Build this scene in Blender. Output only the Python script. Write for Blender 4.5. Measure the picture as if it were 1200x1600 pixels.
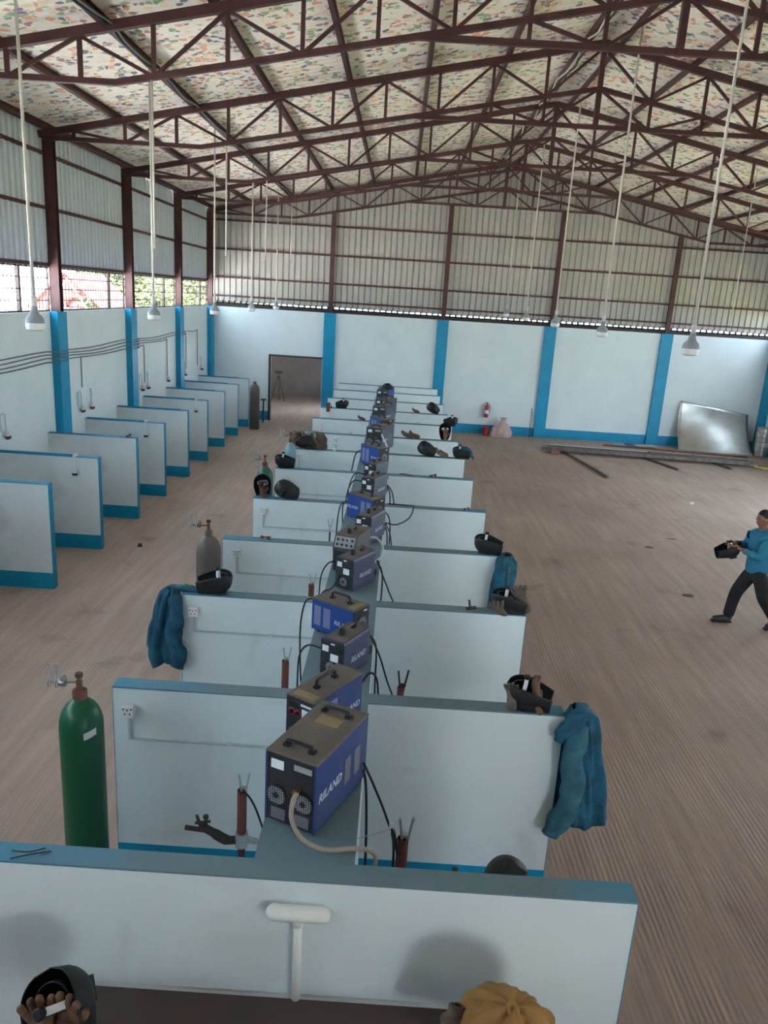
import bpy, math, random
from mathutils import Vector, Matrix, Euler
random.seed(7)
PI = math.pi
SC = bpy.context.scene
COL = SC.collection
for o in list(bpy.data.objects):
    bpy.data.objects.remove(o)

# ---------------------------------------------------------------- camera
cam = bpy.data.cameras.new('camera'); camo = bpy.data.objects.new('camera', cam); COL.objects.link(camo)
RX = ((0.9977, 0.0636, -0.0055), (0.0224, -0.2676, 0.9633), (0.0598, -0.9614, -0.2685))   # world axes seen in the lens frame (x right, y down, z forward)
right = Vector((RX[0][0], RX[1][0], RX[2][0])).normalized()
back = -Vector((RX[0][2], RX[1][2], RX[2][2])).normalized()
up = back.cross(right).normalized()
right = up.cross(back)
M = Matrix((right, up, back)).transposed().to_4x4(); M.translation = (0, 0, 4.45)
camo.matrix_world = M
cam.sensor_width = 36; cam.lens = 1201.6 * 36 / 1600; cam.clip_start = 0.05; cam.clip_end = 400
SC.camera = camo
# ---------------------------------------------------------------- sky and exposure
w = bpy.data.worlds.new('sky'); SC.world = w; w.use_nodes = True
w.node_tree.nodes['Background'].inputs[0].default_value = (0.66, 0.84, 1.0, 1)
w.node_tree.nodes['Background'].inputs[1].default_value = 8.0
sun = bpy.data.lights.new('sun', 'SUN'); sun.energy = 60.0; sun.angle = .02; sun.color = (1.0, .97, .93)
suno = bpy.data.objects.new('sun', sun); COL.objects.link(suno); suno.rotation_euler = (math.radians(32), 0, math.radians(2))     # high, from behind the camera
SC.view_settings.view_transform = 'Standard'; SC.view_settings.look = 'None'
SC.view_settings.gamma = 1.0; SC.view_settings.use_curve_mapping = False
SC.view_settings.exposure = 1.38
try:
    SC.cycles.max_bounces = 10; SC.cycles.diffuse_bounces = 7; SC.cycles.glossy_bounces = 4
    SC.cycles.sample_clamp_indirect = 12
except Exception:
    pass

def portal(loc, rot, sx, sy):
    l = bpy.data.lights.new('daylight_opening', 'AREA'); l.shape = 'RECTANGLE'; l.size = sx; l.size_y = sy
    l.cycles.is_portal = True
    o = bpy.data.objects.new('daylight_opening', l); COL.objects.link(o); o.location = loc; o.rotation_euler = rot
XL, XR, YB, YF = -6.55, 12.85, 27.15, -8.0
RIDGE = 3.15; ZE = 6.85; ZR = 8.79; SL = (ZR - ZE) / (RIDGE - XL)
WT = 3.82; ST = 4.62
portal((XL - .12, (YF + YB) / 2, (WT + ST) / 2), (0, -PI / 2, 0), ST - WT, YB - YF)
portal((XR + .12, (YF + YB) / 2, (WT + ST) / 2), (0, PI / 2, 0), ST - WT, YB - YF)
portal((8.1, YF - .05, 1.1), (PI / 2, 0, 0), 4.2, 2.2)
portal((XR + .12, 17.25, 1.4), (0, PI / 2, 0), 2.8, 3.5)

# ---------------------------------------------------------------- mesh helpers
class MB:
    def __init__(s): s.v = []; s.f = []; s.m = []; s.mi = 0
    def add(s, vs, fs):
        b = len(s.v); s.v += [tuple(p) for p in vs]; s.f += [tuple(b + i for i in f) for f in fs]; s.m += [s.mi] * len(fs); return s
    def box(s, x0, x1, y0, y1, z0, z1, M=None):
        vs = [Vector(p) for p in ((x0,y0,z0),(x1,y0,z0),(x1,y1,z0),(x0,y1,z0),(x0,y0,z1),(x1,y0,z1),(x1,y1,z1),(x0,y1,z1))]
        if M: vs = [M @ p for p in vs]
        return s.add(vs, ((0,3,2,1),(4,5,6,7),(0,1,5,4),(1,2,6,5),(2,3,7,6),(3,0,4,7)))
    def cbox(s, c, d, M=None): return s.box(c[0]-d[0]/2, c[0]+d[0]/2, c[1]-d[1]/2, c[1]+d[1]/2, c[2]-d[2]/2, c[2]+d[2]/2, M)
    def bevbox(s, x0, x1, y0, y1, z0, z1, b=.01):
        # box with its vertical and horizontal edges chamfered
        xs = (x0, x1); ys = (y0, y1); zs = (z0, z1); vs = []; ix = {}
        for i in (0, 1):
            for j in (0, 1):
                for k in (0, 1):
                    for a in range(3):
                        p = [xs[i], ys[j], zs[k]]; sg = [1 - 2 * i, 1 - 2 * j, 1 - 2 * k]
                        for q in range(3):
                            if q != a: p[q] += sg[q] * b
                        ix[(i, j, k, a)] = len(vs); vs.append(p)
        fs = []
        for a in range(3):
            o1, o2 = [q for q in range(3) if q != a]
            for e in (0, 1):
                f = []
                for (u, w_) in ((0,0),(1,0),(1,1),(0,1)):
                    t = [0, 0, 0]; t[a] = e; t[o1] = u; t[o2] = w_; f.append(ix[(*t, a)])
                fs.append(f)
        for a in range(3):       # edges along axis a
            o1, o2 = [q for q in range(3) if q != a]
            for u in (0, 1):
                for w_ in (0, 1):
                    t0 = [0]*3; t1 = [0]*3; t0[a] = 0; t1[a] = 1; t0[o1] = t1[o1] = u; t0[o2] = t1[o2] = w_
                    fs.append([ix[(*t0, o1)], ix[(*t1, o1)], ix[(*t1, o2)], ix[(*t0, o2)]])
        for i in (0, 1):
            for j in (0, 1):
                for k in (0, 1): fs.append([ix[(i, j, k, a)] for a in range(3)])
        return s.add(vs, fs)
    def bar(s, p, q, w_, h, upv=(0, 0, 1)):
        p, q = Vector(p), Vector(q); d = (q - p); L = d.length; d.normalize(); u = Vector(upv)
        if abs(d.dot(u)) > .98: u = Vector((0, 1, 0))
        sx = d.cross(u).normalized(); u = sx.cross(d)
        Mx = Matrix((sx, d, u)).transposed().to_4x4(); Mx.translation = p
        return s.box(-w_/2, w_/2, 0, L, -h/2, h/2, Mx)
    def tube(s, pts, r, n=8, cap=True):
        pts = [Vector(p) for p in pts]; rr = r if isinstance(r, (list, tuple)) else [r] * len(pts)
        t0 = (pts[1] - pts[0]).normalized(); u = t0.orthogonal().normalized(); vs = []
        for i, p in enumerate(pts):
            t = (pts[min(i+1, len(pts)-1)] - pts[max(i-1, 0)]).normalized()
            u = (u - t * u.dot(t)).normalized(); v = t.cross(u)
            for k in range(n):
                a = 2 * PI * k / n; vs.append(p + (u * math.cos(a) + v * math.sin(a)) * rr[i])
        fs = []
        for i in range(len(pts) - 1):
            for k in range(n): fs.append((i*n+k, i*n+(k+1) % n, (i+1)*n+(k+1) % n, (i+1)*n+k))
        if cap: fs += [tuple(range(n))[::-1], tuple((len(pts)-1)*n + k for k in range(n))]
        return s.add(vs, fs)
    def lathe(s, prof, n=20, M=None, cap=True):
        vs = []; fs = []
        for (r, z) in prof:
            for k in range(n):
                a = 2 * PI * k / n; p = Vector((r * math.cos(a), r * math.sin(a), z)); vs.append(M @ p if M else p)
        for i in range(len(prof) - 1):
            for k in range(n): fs.append((i*n+k, i*n+(k+1) % n, (i+1)*n+(k+1) % n, (i+1)*n+k))
        if cap: fs += [tuple(range(n))[::-1], tuple((len(prof)-1)*n + k for k in range(n))]
        return s.add(vs, fs)
    def grid(s, fn, nu, nv, wrap=False):
        vs = [fn(i / nu, j / nv) for j in range(nv + 1) for i in range(nu + (0 if wrap else 1))]
        W = nu if wrap else nu + 1; fs = []
        for j in range(nv):
            for i in range(nu): fs.append((j*W+i, j*W+(i+1) % W, (j+1)*W+(i+1) % W, (j+1)*W+i))
        return s.add(vs, fs)
    def mesh(s, name, mats, smooth=False):
        me = bpy.data.meshes.new(name); me.from_pydata(s.v, [], s.f)
        for m in (mats if isinstance(mats, (list, tuple)) else [mats]): me.materials.append(m)
        if any(s.m): me.polygons.foreach_set('material_index', s.m)
        if smooth: me.polygons.foreach_set('use_smooth', [True] * len(s.f))
        me.validate(); me.update()
        return me
    def obj(s, name, mats, parent=None, smooth=False, auto=False):
        o = put(name, s.mesh(name, mats, smooth or auto), parent)
        if auto:
            try: o.data.set_sharp_from_angle(angle=math.radians(38))
            except Exception: pass
        return o

def put(name, me, parent=None, loc=None, rot=None):
    o = bpy.data.objects.new(name, me); COL.objects.link(o)
    if parent is not None: o.parent = parent
    if loc is not None: o.location = loc
    if rot is not None: o.rotation_euler = rot
    return o
def tag(o, label=None, cat=None, group=None, kind=None):
    if label: o['label'] = label
    if cat: o['category'] = cat
    if group: o['group'] = group
    if kind: o['kind'] = kind
    return o
def empty(name, loc=(0, 0, 0), rot=(0, 0, 0)):
    o = put(name, None, None, loc, rot); o.empty_display_size = .1; return o
def thing(name, label, cat, loc=(0, 0, 0), rot=(0, 0, 0), group=None):
    return tag(empty(name, loc, rot), label, cat, group)
def struct(name, mb, m, parent=None, smooth=False):
    o = mb.obj(name, m, parent, smooth)
    if parent is None: o['kind'] = 'structure'
    return o
def copy_tree(o, parent=None):
    c = o.copy(); COL.objects.link(c); c.parent = parent
    for ch in list(o.children): copy_tree(ch, c)
    return c
def solid(o, t, off=0, bev=0):
    m = o.modifiers.new('thick', 'SOLIDIFY'); m.thickness = t; m.offset = off
    return o
def subsurf(o, n=1):
    m = o.modifiers.new('smooth', 'SUBSURF'); m.levels = n; m.render_levels = n; return o
def spline(pts, n=6):
    P = [Vector(p) for p in pts]; out = []
    for i in range(len(P) - 1):
        a = P[max(i-1, 0)]; b = P[i]; c = P[i+1]; d = P[min(i+2, len(P)-1)]
        for k in range(n):
            t = k / n
            out.append(.5 * ((2*b) + (c - a)*t + (2*a - 5*b + 4*c - d)*t*t + (3*b - a - 3*c + d)*t**3))
    return out + [P[-1]]
def skin_mesh(name, verts, edges, radii, mat, sub=2, root=0):
    me = bpy.data.meshes.new(name); me.from_pydata([tuple(v) for v in verts], edges, [])
    o = bpy.data.objects.new(name, me); COL.objects.link(o)
    o.modifiers.new('skin', 'SKIN')
    if not me.skin_vertices: 
        bpy.context.view_layer.objects.active = o
        bpy.ops.mesh.customdata_skin_add()
    sd = me.skin_vertices[0].data
    for i, r in enumerate(radii):
        sd[i].radius = r if isinstance(r, tuple) else (r, r); sd[i].use_root = (i == root)
    s = o.modifiers.new('s', 'SUBSURF'); s.levels = sub; s.render_levels = sub
    dg = bpy.context.evaluated_depsgraph_get(); dg.update()
    out = bpy.data.meshes.new_from_object(o.evaluated_get(dg)); out.name = name
    bpy.data.objects.remove(o); bpy.data.meshes.remove(me)
    out.materials.clear(); out.materials.append(mat)
    out.polygons.foreach_set('use_smooth', [True] * len(out.polygons))
    return out
def text_mesh(txt, size, mat, shear=.25, ext=.0008):
    c = bpy.data.curves.new('lettering', 'FONT'); c.body = txt; c.size = size; c.shear = shear; c.extrude = ext; c.offset = size * .018
    c.align_x = 'CENTER'; c.align_y = 'CENTER'; c.resolution_u = 3
    o = bpy.data.objects.new('lettering', c); COL.objects.link(o)
    dg = bpy.context.evaluated_depsgraph_get(); dg.update()
    me = bpy.data.meshes.new_from_object(o.evaluated_get(dg))
    bpy.data.objects.remove(o); me.materials.clear(); me.materials.append(mat)
    return me
def basis(face, upd):
    """rotation taking local +Y to face and local +Z towards upd"""
    y = Vector(face).normalized(); z = Vector(upd); z = (z - y * z.dot(y)).normalized(); x = y.cross(z)
    return Matrix((x, y, z)).transposed()
def rest(root, z, sink=0.0):
    """drop a thing so that its lowest vertex meets height z"""
    R = root.rotation_euler.to_matrix(); lo = 1e9
    def walk(o, Mx):
        nonlocal lo
        if o.data and hasattr(o.data, 'vertices'):
            for v in o.data.vertices: lo = min(lo, (R @ (Mx @ v.co)).z * root.scale.z)
        for c in o.children: walk(c, Mx @ c.matrix_basis)
    for c in root.children: walk(c, c.matrix_basis)
    if root.data and hasattr(root.data, 'vertices'):
        for v in root.data.vertices: lo = min(lo, (R @ v.co).z)
    root.location.z = z - lo - sink

# ---------------------------------------------------------------- materials
def lin(r, g, b):
    f = lambda c: ((c / 255 + .055) / 1.055) ** 2.4 if c > 10 else c / 255 / 12.92
    return (f(r), f(g), f(b), 1)
def mat(name, c, rough=.7, metal=0.0, c2=None, scale=4.0, stretch=(1, 1, 1), lo=.4, hi=.65, bump=0.0, bscale=40.0, detail=6, spec=.4, transmission=0, alpha=1):
    m = bpy.data.materials.new(name); m.use_nodes = True; nt = m.node_tree; N = nt.nodes; L = nt.links
    b = N['Principled BSDF']; b.inputs['Roughness'].default_value = rough; b.inputs['Metallic'].default_value = metal
    b.inputs['Specular IOR Level'].default_value = spec; b.inputs['Base Color'].default_value = c
    if transmission: b.inputs['Transmission Weight'].default_value = transmission
    tc = N.new('ShaderNodeTexCoord'); mp = N.new('ShaderNodeMapping'); mp.inputs['Scale'].default_value = stretch
    L.new(tc.outputs['Object'], mp.inputs['Vector'])
    if c2:
        n = N.new('ShaderNodeTexNoise'); n.inputs['Scale'].default_value = scale; n.inputs['Detail'].default_value = detail
        L.new(mp.outputs[0], n.inputs['Vector'])
        r = N.new('ShaderNodeValToRGB'); r.color_ramp.elements[0].position = lo; r.color_ramp.elements[1].position = hi
        r.color_ramp.elements[0].color = c; r.color_ramp.elements[1].color = c2
        L.new(n.outputs['Fac'], r.inputs[0]); L.new(r.outputs[0], b.inputs['Base Color'])
    if bump:
        n2 = N.new('ShaderNodeTexNoise'); n2.inputs['Scale'].default_value = bscale; n2.inputs['Detail'].default_value = 4
        L.new(mp.outputs[0], n2.inputs['Vector'])
        bp = N.new('ShaderNodeBump'); bp.inputs['Strength'].default_value = bump; bp.inputs['Distance'].default_value = .02
        L.new(n2.outputs['Fac'], bp.inputs['Height']); L.new(bp.outputs[0], b.inputs['Normal'])
    return m
MT = {}
MT['white'] = mat('pale_blue_white_paint', (.70, .765, .785, 1), .6, c2=(.64, .71, .735, 1), scale=1.4, lo=.35, hi=.75, bump=.06, bscale=25)
def grime(m, sc, col, amt):
    nt = m.node_tree; N = nt.nodes; L = nt.links; b = N['Principled BSDF']; src = b.inputs['Base Color'].links[0].from_socket
    tc = N.new('ShaderNodeTexCoord'); n = N.new('ShaderNodeTexNoise'); n.inputs['Scale'].default_value = sc; n.inputs['Detail'].default_value = 7; n.inputs['Distortion'].default_value = .6
    L.new(tc.outputs['Object'], n.inputs['Vector'])
    r = N.new('ShaderNodeValToRGB'); r.color_ramp.elements[0].position = .56; r.color_ramp.elements[1].position = .85
    r.color_ramp.elements[0].color = (0, 0, 0, 1); r.color_ramp.elements[1].color = (amt, amt, amt, 1); L.new(n.outputs['Fac'], r.inputs[0])
    x = N.new('ShaderNodeMix'); x.data_type = 'RGBA'; L.new(r.outputs[0], x.inputs[0]); L.new(src, x.inputs[6]); x.inputs[7].default_value = col
    L.new(x.outputs[2], b.inputs['Base Color'])
MT['wing'] = mat('pale_booth_paint', (.70, .775, .80, 1), .6, c2=(.65, .73, .76, 1), scale=1.4, lo=.35, hi=.75, bump=.06, bscale=25)
grime(MT['wing'], 1.3, (.42, .39, .34, 1), .75)
MT['blue'] = mat('cyan_blue_paint', (.0, .24, .43, 1), .45, c2=(.0, .28, .48, 1), scale=2.0, bump=.05, bscale=30)
MT['maroon'] = mat('maroon_primer_steel', (.080, .027, .025, 1), .55, c2=(.058, .021, .020, 1), scale=5)
MT['zinc'] = mat('pale_zinc_cladding', (.46, .435, .395, 1), .5, 0, c2=(.41, .39, .355, 1), scale=2.2, stretch=(1, 1, .25))
MT['zincl'] = mat('bluish_zinc_cladding', (.62, .655, .72, 1), .5, 0, c2=(.56, .595, .66, 1), scale=2.2, stretch=(1, 1, .25))
MT['dark'] = mat('black_plastic', (.012, .012, .014, 1), .5)
MT['black'] = mat('black_rubber_cable', (.010, .011, .012, 1), .55)
MT['helmet'] = mat('matt_black_helmet_shell', (.008, .0085, .010, 1), .55, c2=(.015, .015, .016, 1), scale=12)
MT['lens'] = mat('dark_lens_glass', (.01, .03, .02, 1), .12)
MT['grey'] = mat('grey_plastic', (.30, .31, .33, 1), .5)
MT['lgrey'] = mat('light_grey_plastic', (.62, .63, .66, 1), .5)
MT['whitep'] = mat('white_plastic', (.78, .77, .74, 1), .4)
MT['rod'] = mat('cream_conduit', (.62, .58, .52, 1), .5)
MT['wblue'] = mat('machine_blue_enamel', (.006, .055, .26, 1), .5, c2=(.015, .06, .23, 1), scale=7)
MT['wdusty'] = mat('machine_dusty_blue_enamel', (.020, .042, .155, 1), .55, c2=(.040, .055, .13, 1), scale=5)
MT['wslate'] = mat('machine_slate_blue_enamel', (.045, .052, .105, 1), .5, c2=(.065, .066, .11, 1), scale=7)
MT['wgrey'] = mat('machine_charcoal_enamel', (.07, .068, .08, 1), .55, c2=(.09, .085, .09, 1), scale=7)
MT['dust'] = mat('dusty_lid', (.15, .125, .105, 1), .9, c2=(.115, .098, .09, 1), scale=6, bump=.1, bscale=120)
MT['tan'] = mat('tan_sticker', (.25, .19, .10, 1), .8)
MT['mark'] = mat('dusty_white_print', (.45, .47, .54, 1), .7)
MT['hose'] = mat('dusty_beige_hose', (.30, .25, .205, 1), .7)
MT['label'] = mat('white_label', (.72, .76, .80, 1), .6)
MT['panel'] = mat('black_front_panel', (.018, .018, .022, 1), .5, c2=(.03, .028, .03, 1), scale=20)
MT['vent'] = mat('grey_vent_sticker', (.14, .13, .155, 1), .7)
MT['ventl'] = mat('pale_vent_sticker', (.16, .19, .33, 1), .7)
MT['chrome'] = mat('chromed_brass', (.60, .60, .58, 1), .25, .9)
MT['glass'] = mat('clear_tube', (.85, .9, .92, 1), .05, transmission=.9)
MT['bottle'] = mat('clear_bottle_plastic', (.85, .92, .95, 1), .12, transmission=.85)
MT['brass'] = mat('brown_brass', (.20, .10, .05, 1), .4, .6)
MT['rust'] = mat('rust_red_pipe', (.17, .045, .03, 1), .7, c2=(.11, .045, .035, 1), scale=9)
MT['iron'] = mat('dark_rusty_iron', (.045, .036, .033, 1), .7, .3, c2=(.075, .05, .04, 1), scale=30, bump=.2, bscale=80)
MT['steel'] = mat('grey_galvanised_clamp', (.42, .47, .46, 1), .4, .6)
MT['green'] = mat('green_cylinder_paint', (.003, .085, .034, 1), .36, c2=(.006, .062, .03, 1), scale=3, stretch=(1, 1, .3), bump=.03)
MT['teal'] = mat('teal_cylinder_paint', (.02, .11, .085, 1), .4, c2=(.03, .09, .07, 1), scale=6)
MT['brown'] = mat('brown_grey_cylinder_paint', (.10, .085, .08, 1), .45, c2=(.13, .10, .085, 1), scale=5)
MT['sky'] = mat('pale_blue_cylinder_paint', (.20, .36, .40, 1), .4, c2=(.16, .25, .27, 1), scale=6)
MT['glove'] = mat('brown_leather', (.16, .08, .042, 1), .85, c2=(.10, .052, .032, 1), scale=25, bump=.3, bscale=60)
MT['khaki'] = mat('khaki_leather', (.16, .115, .085, 1), .9, c2=(.095, .078, .066, 1), scale=15, bump=.3, bscale=60)
MT['tanl'] = mat('tan_leather_bag', (.33, .175, .045, 1), .75, c2=(.26, .13, .035, 1), scale=9, bump=.25, bscale=45)
MT['denim'] = mat('teal_blue_cotton', (.014, .115, .19, 1), .9, c2=(.012, .05, .085, 1), scale=7, lo=.38, hi=.68, bump=.8, bscale=14)
MT['denim2'] = mat('faded_teal_cotton', (.04, .15, .20, 1), .9, c2=(.018, .08, .12, 1), scale=7, lo=.38, hi=.68, bump=.8, bscale=14)
MT['shirt'] = mat('teal_blue_shirt_cotton', (.02, .19, .30, 1), .8, c2=(.02, .16, .26, 1), scale=4, bump=.2, bscale=25)
MT['sleeve'] = mat('grey_green_sleeve_cotton', (.06, .22, .26, 1), .8, c2=(.05, .16, .18, 1), scale=8)
MT['trouser'] = mat('black_trouser_cotton', (.013, .013, .016, 1), .85, c2=(.022, .02, .02, 1), scale=6, bump=.2, bscale=25)
MT['skin'] = mat('brown_skin', (.27, .125, .07, 1), .55)
MT['hair'] = mat('black_hair', (.006, .006, .007, 1), .5, bump=.4, bscale=90)
MT['shoe'] = mat('dark_grey_shoe', (.035, .034, .036, 1), .6)
MT['brownsteel'] = mat('dark_brown_table_steel', (.075, .05, .045, 1), .55, c2=(.06, .042, .04, 1), scale=3)
MT['galv'] = mat('galvanised_sheet', (.50, .49, .46, 1), .30, .85, c2=(.38, .36, .33, 1), scale=1.6, bump=.06, bscale=6)
MT['pipe'] = mat('dull_steel_pipe', (.17, .145, .13, 1), .5, .5, c2=(.11, .08, .07, 1), scale=6)
MT['pvcw'] = mat('pale_steel_section', (.45, .44, .42, 1), .5, .3)
MT['red'] = mat('red_enamel', (.38, .035, .03, 1), .4)
MT['redh'] = mat('red_handle', (.45, .03, .03, 1), .5)
MT['darkmetal'] = mat('dull_chrome', (.30, .30, .29, 1), .35, .8)
MT['brick'] = mat('red_brown_brick', (.26, .11, .075, 1), .9, c2=(.2, .09, .07, 1), scale=20)
MT['sack'] = mat('pink_woven_sack', (.52, .38, .36, 1), .9, c2=(.42, .30, .30, 1), scale=12, bump=.3, bscale=40)
MT['cond'] = mat('grey_conduit', (.46, .52, .55, 1), .5)
MT['dcond'] = mat('dark_grey_cable', (.16, .16, .17, 1), .6)
MT['roombrown'] = mat('bare_brown_plaster', (.20, .165, .15, 1), .9, c2=(.16, .135, .12, 1), scale=1.0)
MT['leafa'] = mat('yellow_green_leaf', (.036, .052, .005, 1), .6, c2=(.022, .038, .004, 1), scale=1.5)
MT['leafb'] = mat('mid_green_leaf', (.020, .038, .005, 1), .6, c2=(.013, .028, .004, 1), scale=1.5)
MT['bark'] = mat('brown_bark', (.12, .08, .05, 1), .9)
MT['shedred'] = mat('faded_red_frame', (.10, .016, .013, 1), .6)
MT['paper'] = mat('white_paper', (.75, .75, .75, 1), .8)
MT['yellowsheet'] = mat('yellow_gloss', (.65, .5, .12, 1), .4)
MT['outside'] = mat('pale_bounce_ground', (.62, .62, .61, 1), .95, c2=(.56, .56, .54, 1), scale=.3)  # pale tone raised to bounce daylight up onto the ceiling

MT['grass'] = mat('low_bounce_grass', (.16, .19, .08, 1), .95, c2=(.20, .19, .11, 1), scale=.5)
def dusty_cap():
    # blue cap paint under grey weld dust that gathers along the middle of the row, where the machines stand
    m = bpy.data.materials.new('dusty_blue_cap'); m.use_nodes = True; nt = m.node_tree; N = nt.nodes; L = nt.links
    b = N['Principled BSDF']; b.inputs['Roughness'].default_value = .7
    tc = N.new('ShaderNodeTexCoord'); sp = N.new('ShaderNodeSeparateXYZ'); L.new(tc.outputs['Object'], sp.inputs[0])
    ab = N.new('ShaderNodeMath'); ab.operation = 'ABSOLUTE'
    ad = N.new('ShaderNodeMath'); ad.operation = 'ADD'; ad.inputs[1].default_value = .1
    L.new(sp.outputs['X'], ad.inputs[0]); L.new(ad.outputs[0], ab.inputs[0])
    n = N.new('ShaderNodeTexNoise'); n.inputs['Scale'].default_value = 2.2; n.inputs['Detail'].default_value = 6
    L.new(tc.outputs['Object'], n.inputs['Vector'])
    ml = N.new('ShaderNodeMath'); ml.operation = 'MULTIPLY_ADD'; ml.inputs[1].default_value = 2.6; ml.inputs[2].default_value = -1.3
    L.new(n.outputs['Fac'], ml.inputs[0])
    a2 = N.new('ShaderNodeMath'); a2.operation = 'ADD'; L.new(ab.outputs[0], a2.inputs[0]); L.new(ml.outputs[0], a2.inputs[1])
    r = N.new('ShaderNodeValToRGB'); e = r.color_ramp.elements
    e[0].position = .45; e[0].color = (.13, .20, .235, 1); e[1].position = 1.0; e[1].color = (.03, .225, .37, 1)
    mr = N.new('ShaderNodeMapRange'); mr.inputs[1].default_value = 0; mr.inputs[2].default_value = 2.0
    L.new(a2.outputs[0], mr.inputs[0]); L.new(mr.outputs[0], r.inputs[0]); L.new(r.outputs[0], b.inputs['Base Color'])
    return m
MT['cap'] = dusty_cap()

def floor_mat():
    m = bpy.data.materials.new('brushed_dusty_concrete'); m.use_nodes = True; nt = m.node_tree; N = nt.nodes; L = nt.links
    b = N['Principled BSDF']; b.inputs['Roughness'].default_value = .75; b.inputs['Specular IOR Level'].default_value = .3
    tc = N.new('ShaderNodeTexCoord')
    def noise(scale, st=(1, 1, 1), det=6, dis=0):
        mp = N.new('ShaderNodeMapping'); mp.inputs['Scale'].default_value = st; L.new(tc.outputs['Object'], mp.inputs['Vector'])
        n = N.new('ShaderNodeTexNoise'); n.inputs['Scale'].default_value = scale; n.inputs['Detail'].default_value = det
        n.inputs['Distortion'].default_value = dis; L.new(mp.outputs[0], n.inputs['Vector']); return n
    def ramp(src, p0, c0, p1, c1):
        r = N.new('ShaderNodeValToRGB'); e = r.color_ramp.elements; e[0].position = p0; e[0].color = c0; e[1].position = p1; e[1].color = c1
        L.new(src, r.inputs[0]); return r
    base = ramp(noise(.35, det=8).outputs['Fac'], .3, (.33, .237, .192, 1), .7, (.43, .325, .268, 1))
    fine = ramp(noise(1.0, (9, .55, 1), 8).outputs['Fac'], .3, (.82, .81, .80, 1), .7, (1.06, 1.05, 1.05, 1))
    spots = ramp(noise(1.1, (1, 1, 1), 9).outputs['Fac'], .25, (.62, .59, .57, 1), .38, (1, 1, 1, 1))
    def mul(a, c):
        x = N.new('ShaderNodeMix'); x.data_type = 'RGBA'; x.blend_type = 'MULTIPLY'; x.inputs[0].default_value = 1
        L.new(a, x.inputs[6]); L.new(c, x.inputs[7]); return x.outputs[2]
    L.new(mul(mul(base.outputs[0], fine.outputs[0]), spots.outputs[0]), b.inputs['Base Color'])
    wv = N.new('ShaderNodeTexWave'); wv.wave_type = 'BANDS'; wv.bands_direction = 'X'; wv.inputs['Scale'].default_value = 7.0
    wv.inputs['Distortion'].default_value = 3.5; wv.inputs['Detail'].default_value = 4; wv.inputs['Detail Scale'].default_value = 1.2
    mp = N.new('ShaderNodeMapping'); mp.inputs['Scale'].default_value = (1, .12, 1); L.new(tc.outputs['Object'], mp.inputs['Vector']); L.new(mp.outputs[0], wv.inputs['Vector'])
    n3 = noise(12, (1, .2, 1), 8, .2)
    am = N.new('ShaderNodeMath'); am.operation = 'MULTIPLY_ADD'; am.inputs[1].default_value = 2.2
    L.new(n3.outputs['Fac'], am.inputs[0]); L.new(wv.outputs['Fac'], am.inputs[2])
    mk = ramp(noise(1.6, (1, .5, 1), 4).outputs['Fac'], .42, (.05, .05, .05, 1), .68, (1, 1, 1, 1))
    wm = N.new('ShaderNodeMath'); wm.operation = 'MULTIPLY'; L.new(wv.outputs['Fac'], wm.inputs[0]); L.new(mk.outputs[0], wm.inputs[1]); L.new(wm.outputs[0], am.inputs[2])
    bp = N.new('ShaderNodeBump'); bp.inputs['Strength'].default_value = .17; bp.inputs['Distance'].default_value = .02
    L.new(am.outputs[0], bp.inputs['Height']); L.new(bp.outputs[0], b.inputs['Normal'])
    return m
MT['floor'] = floor_mat()

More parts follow.
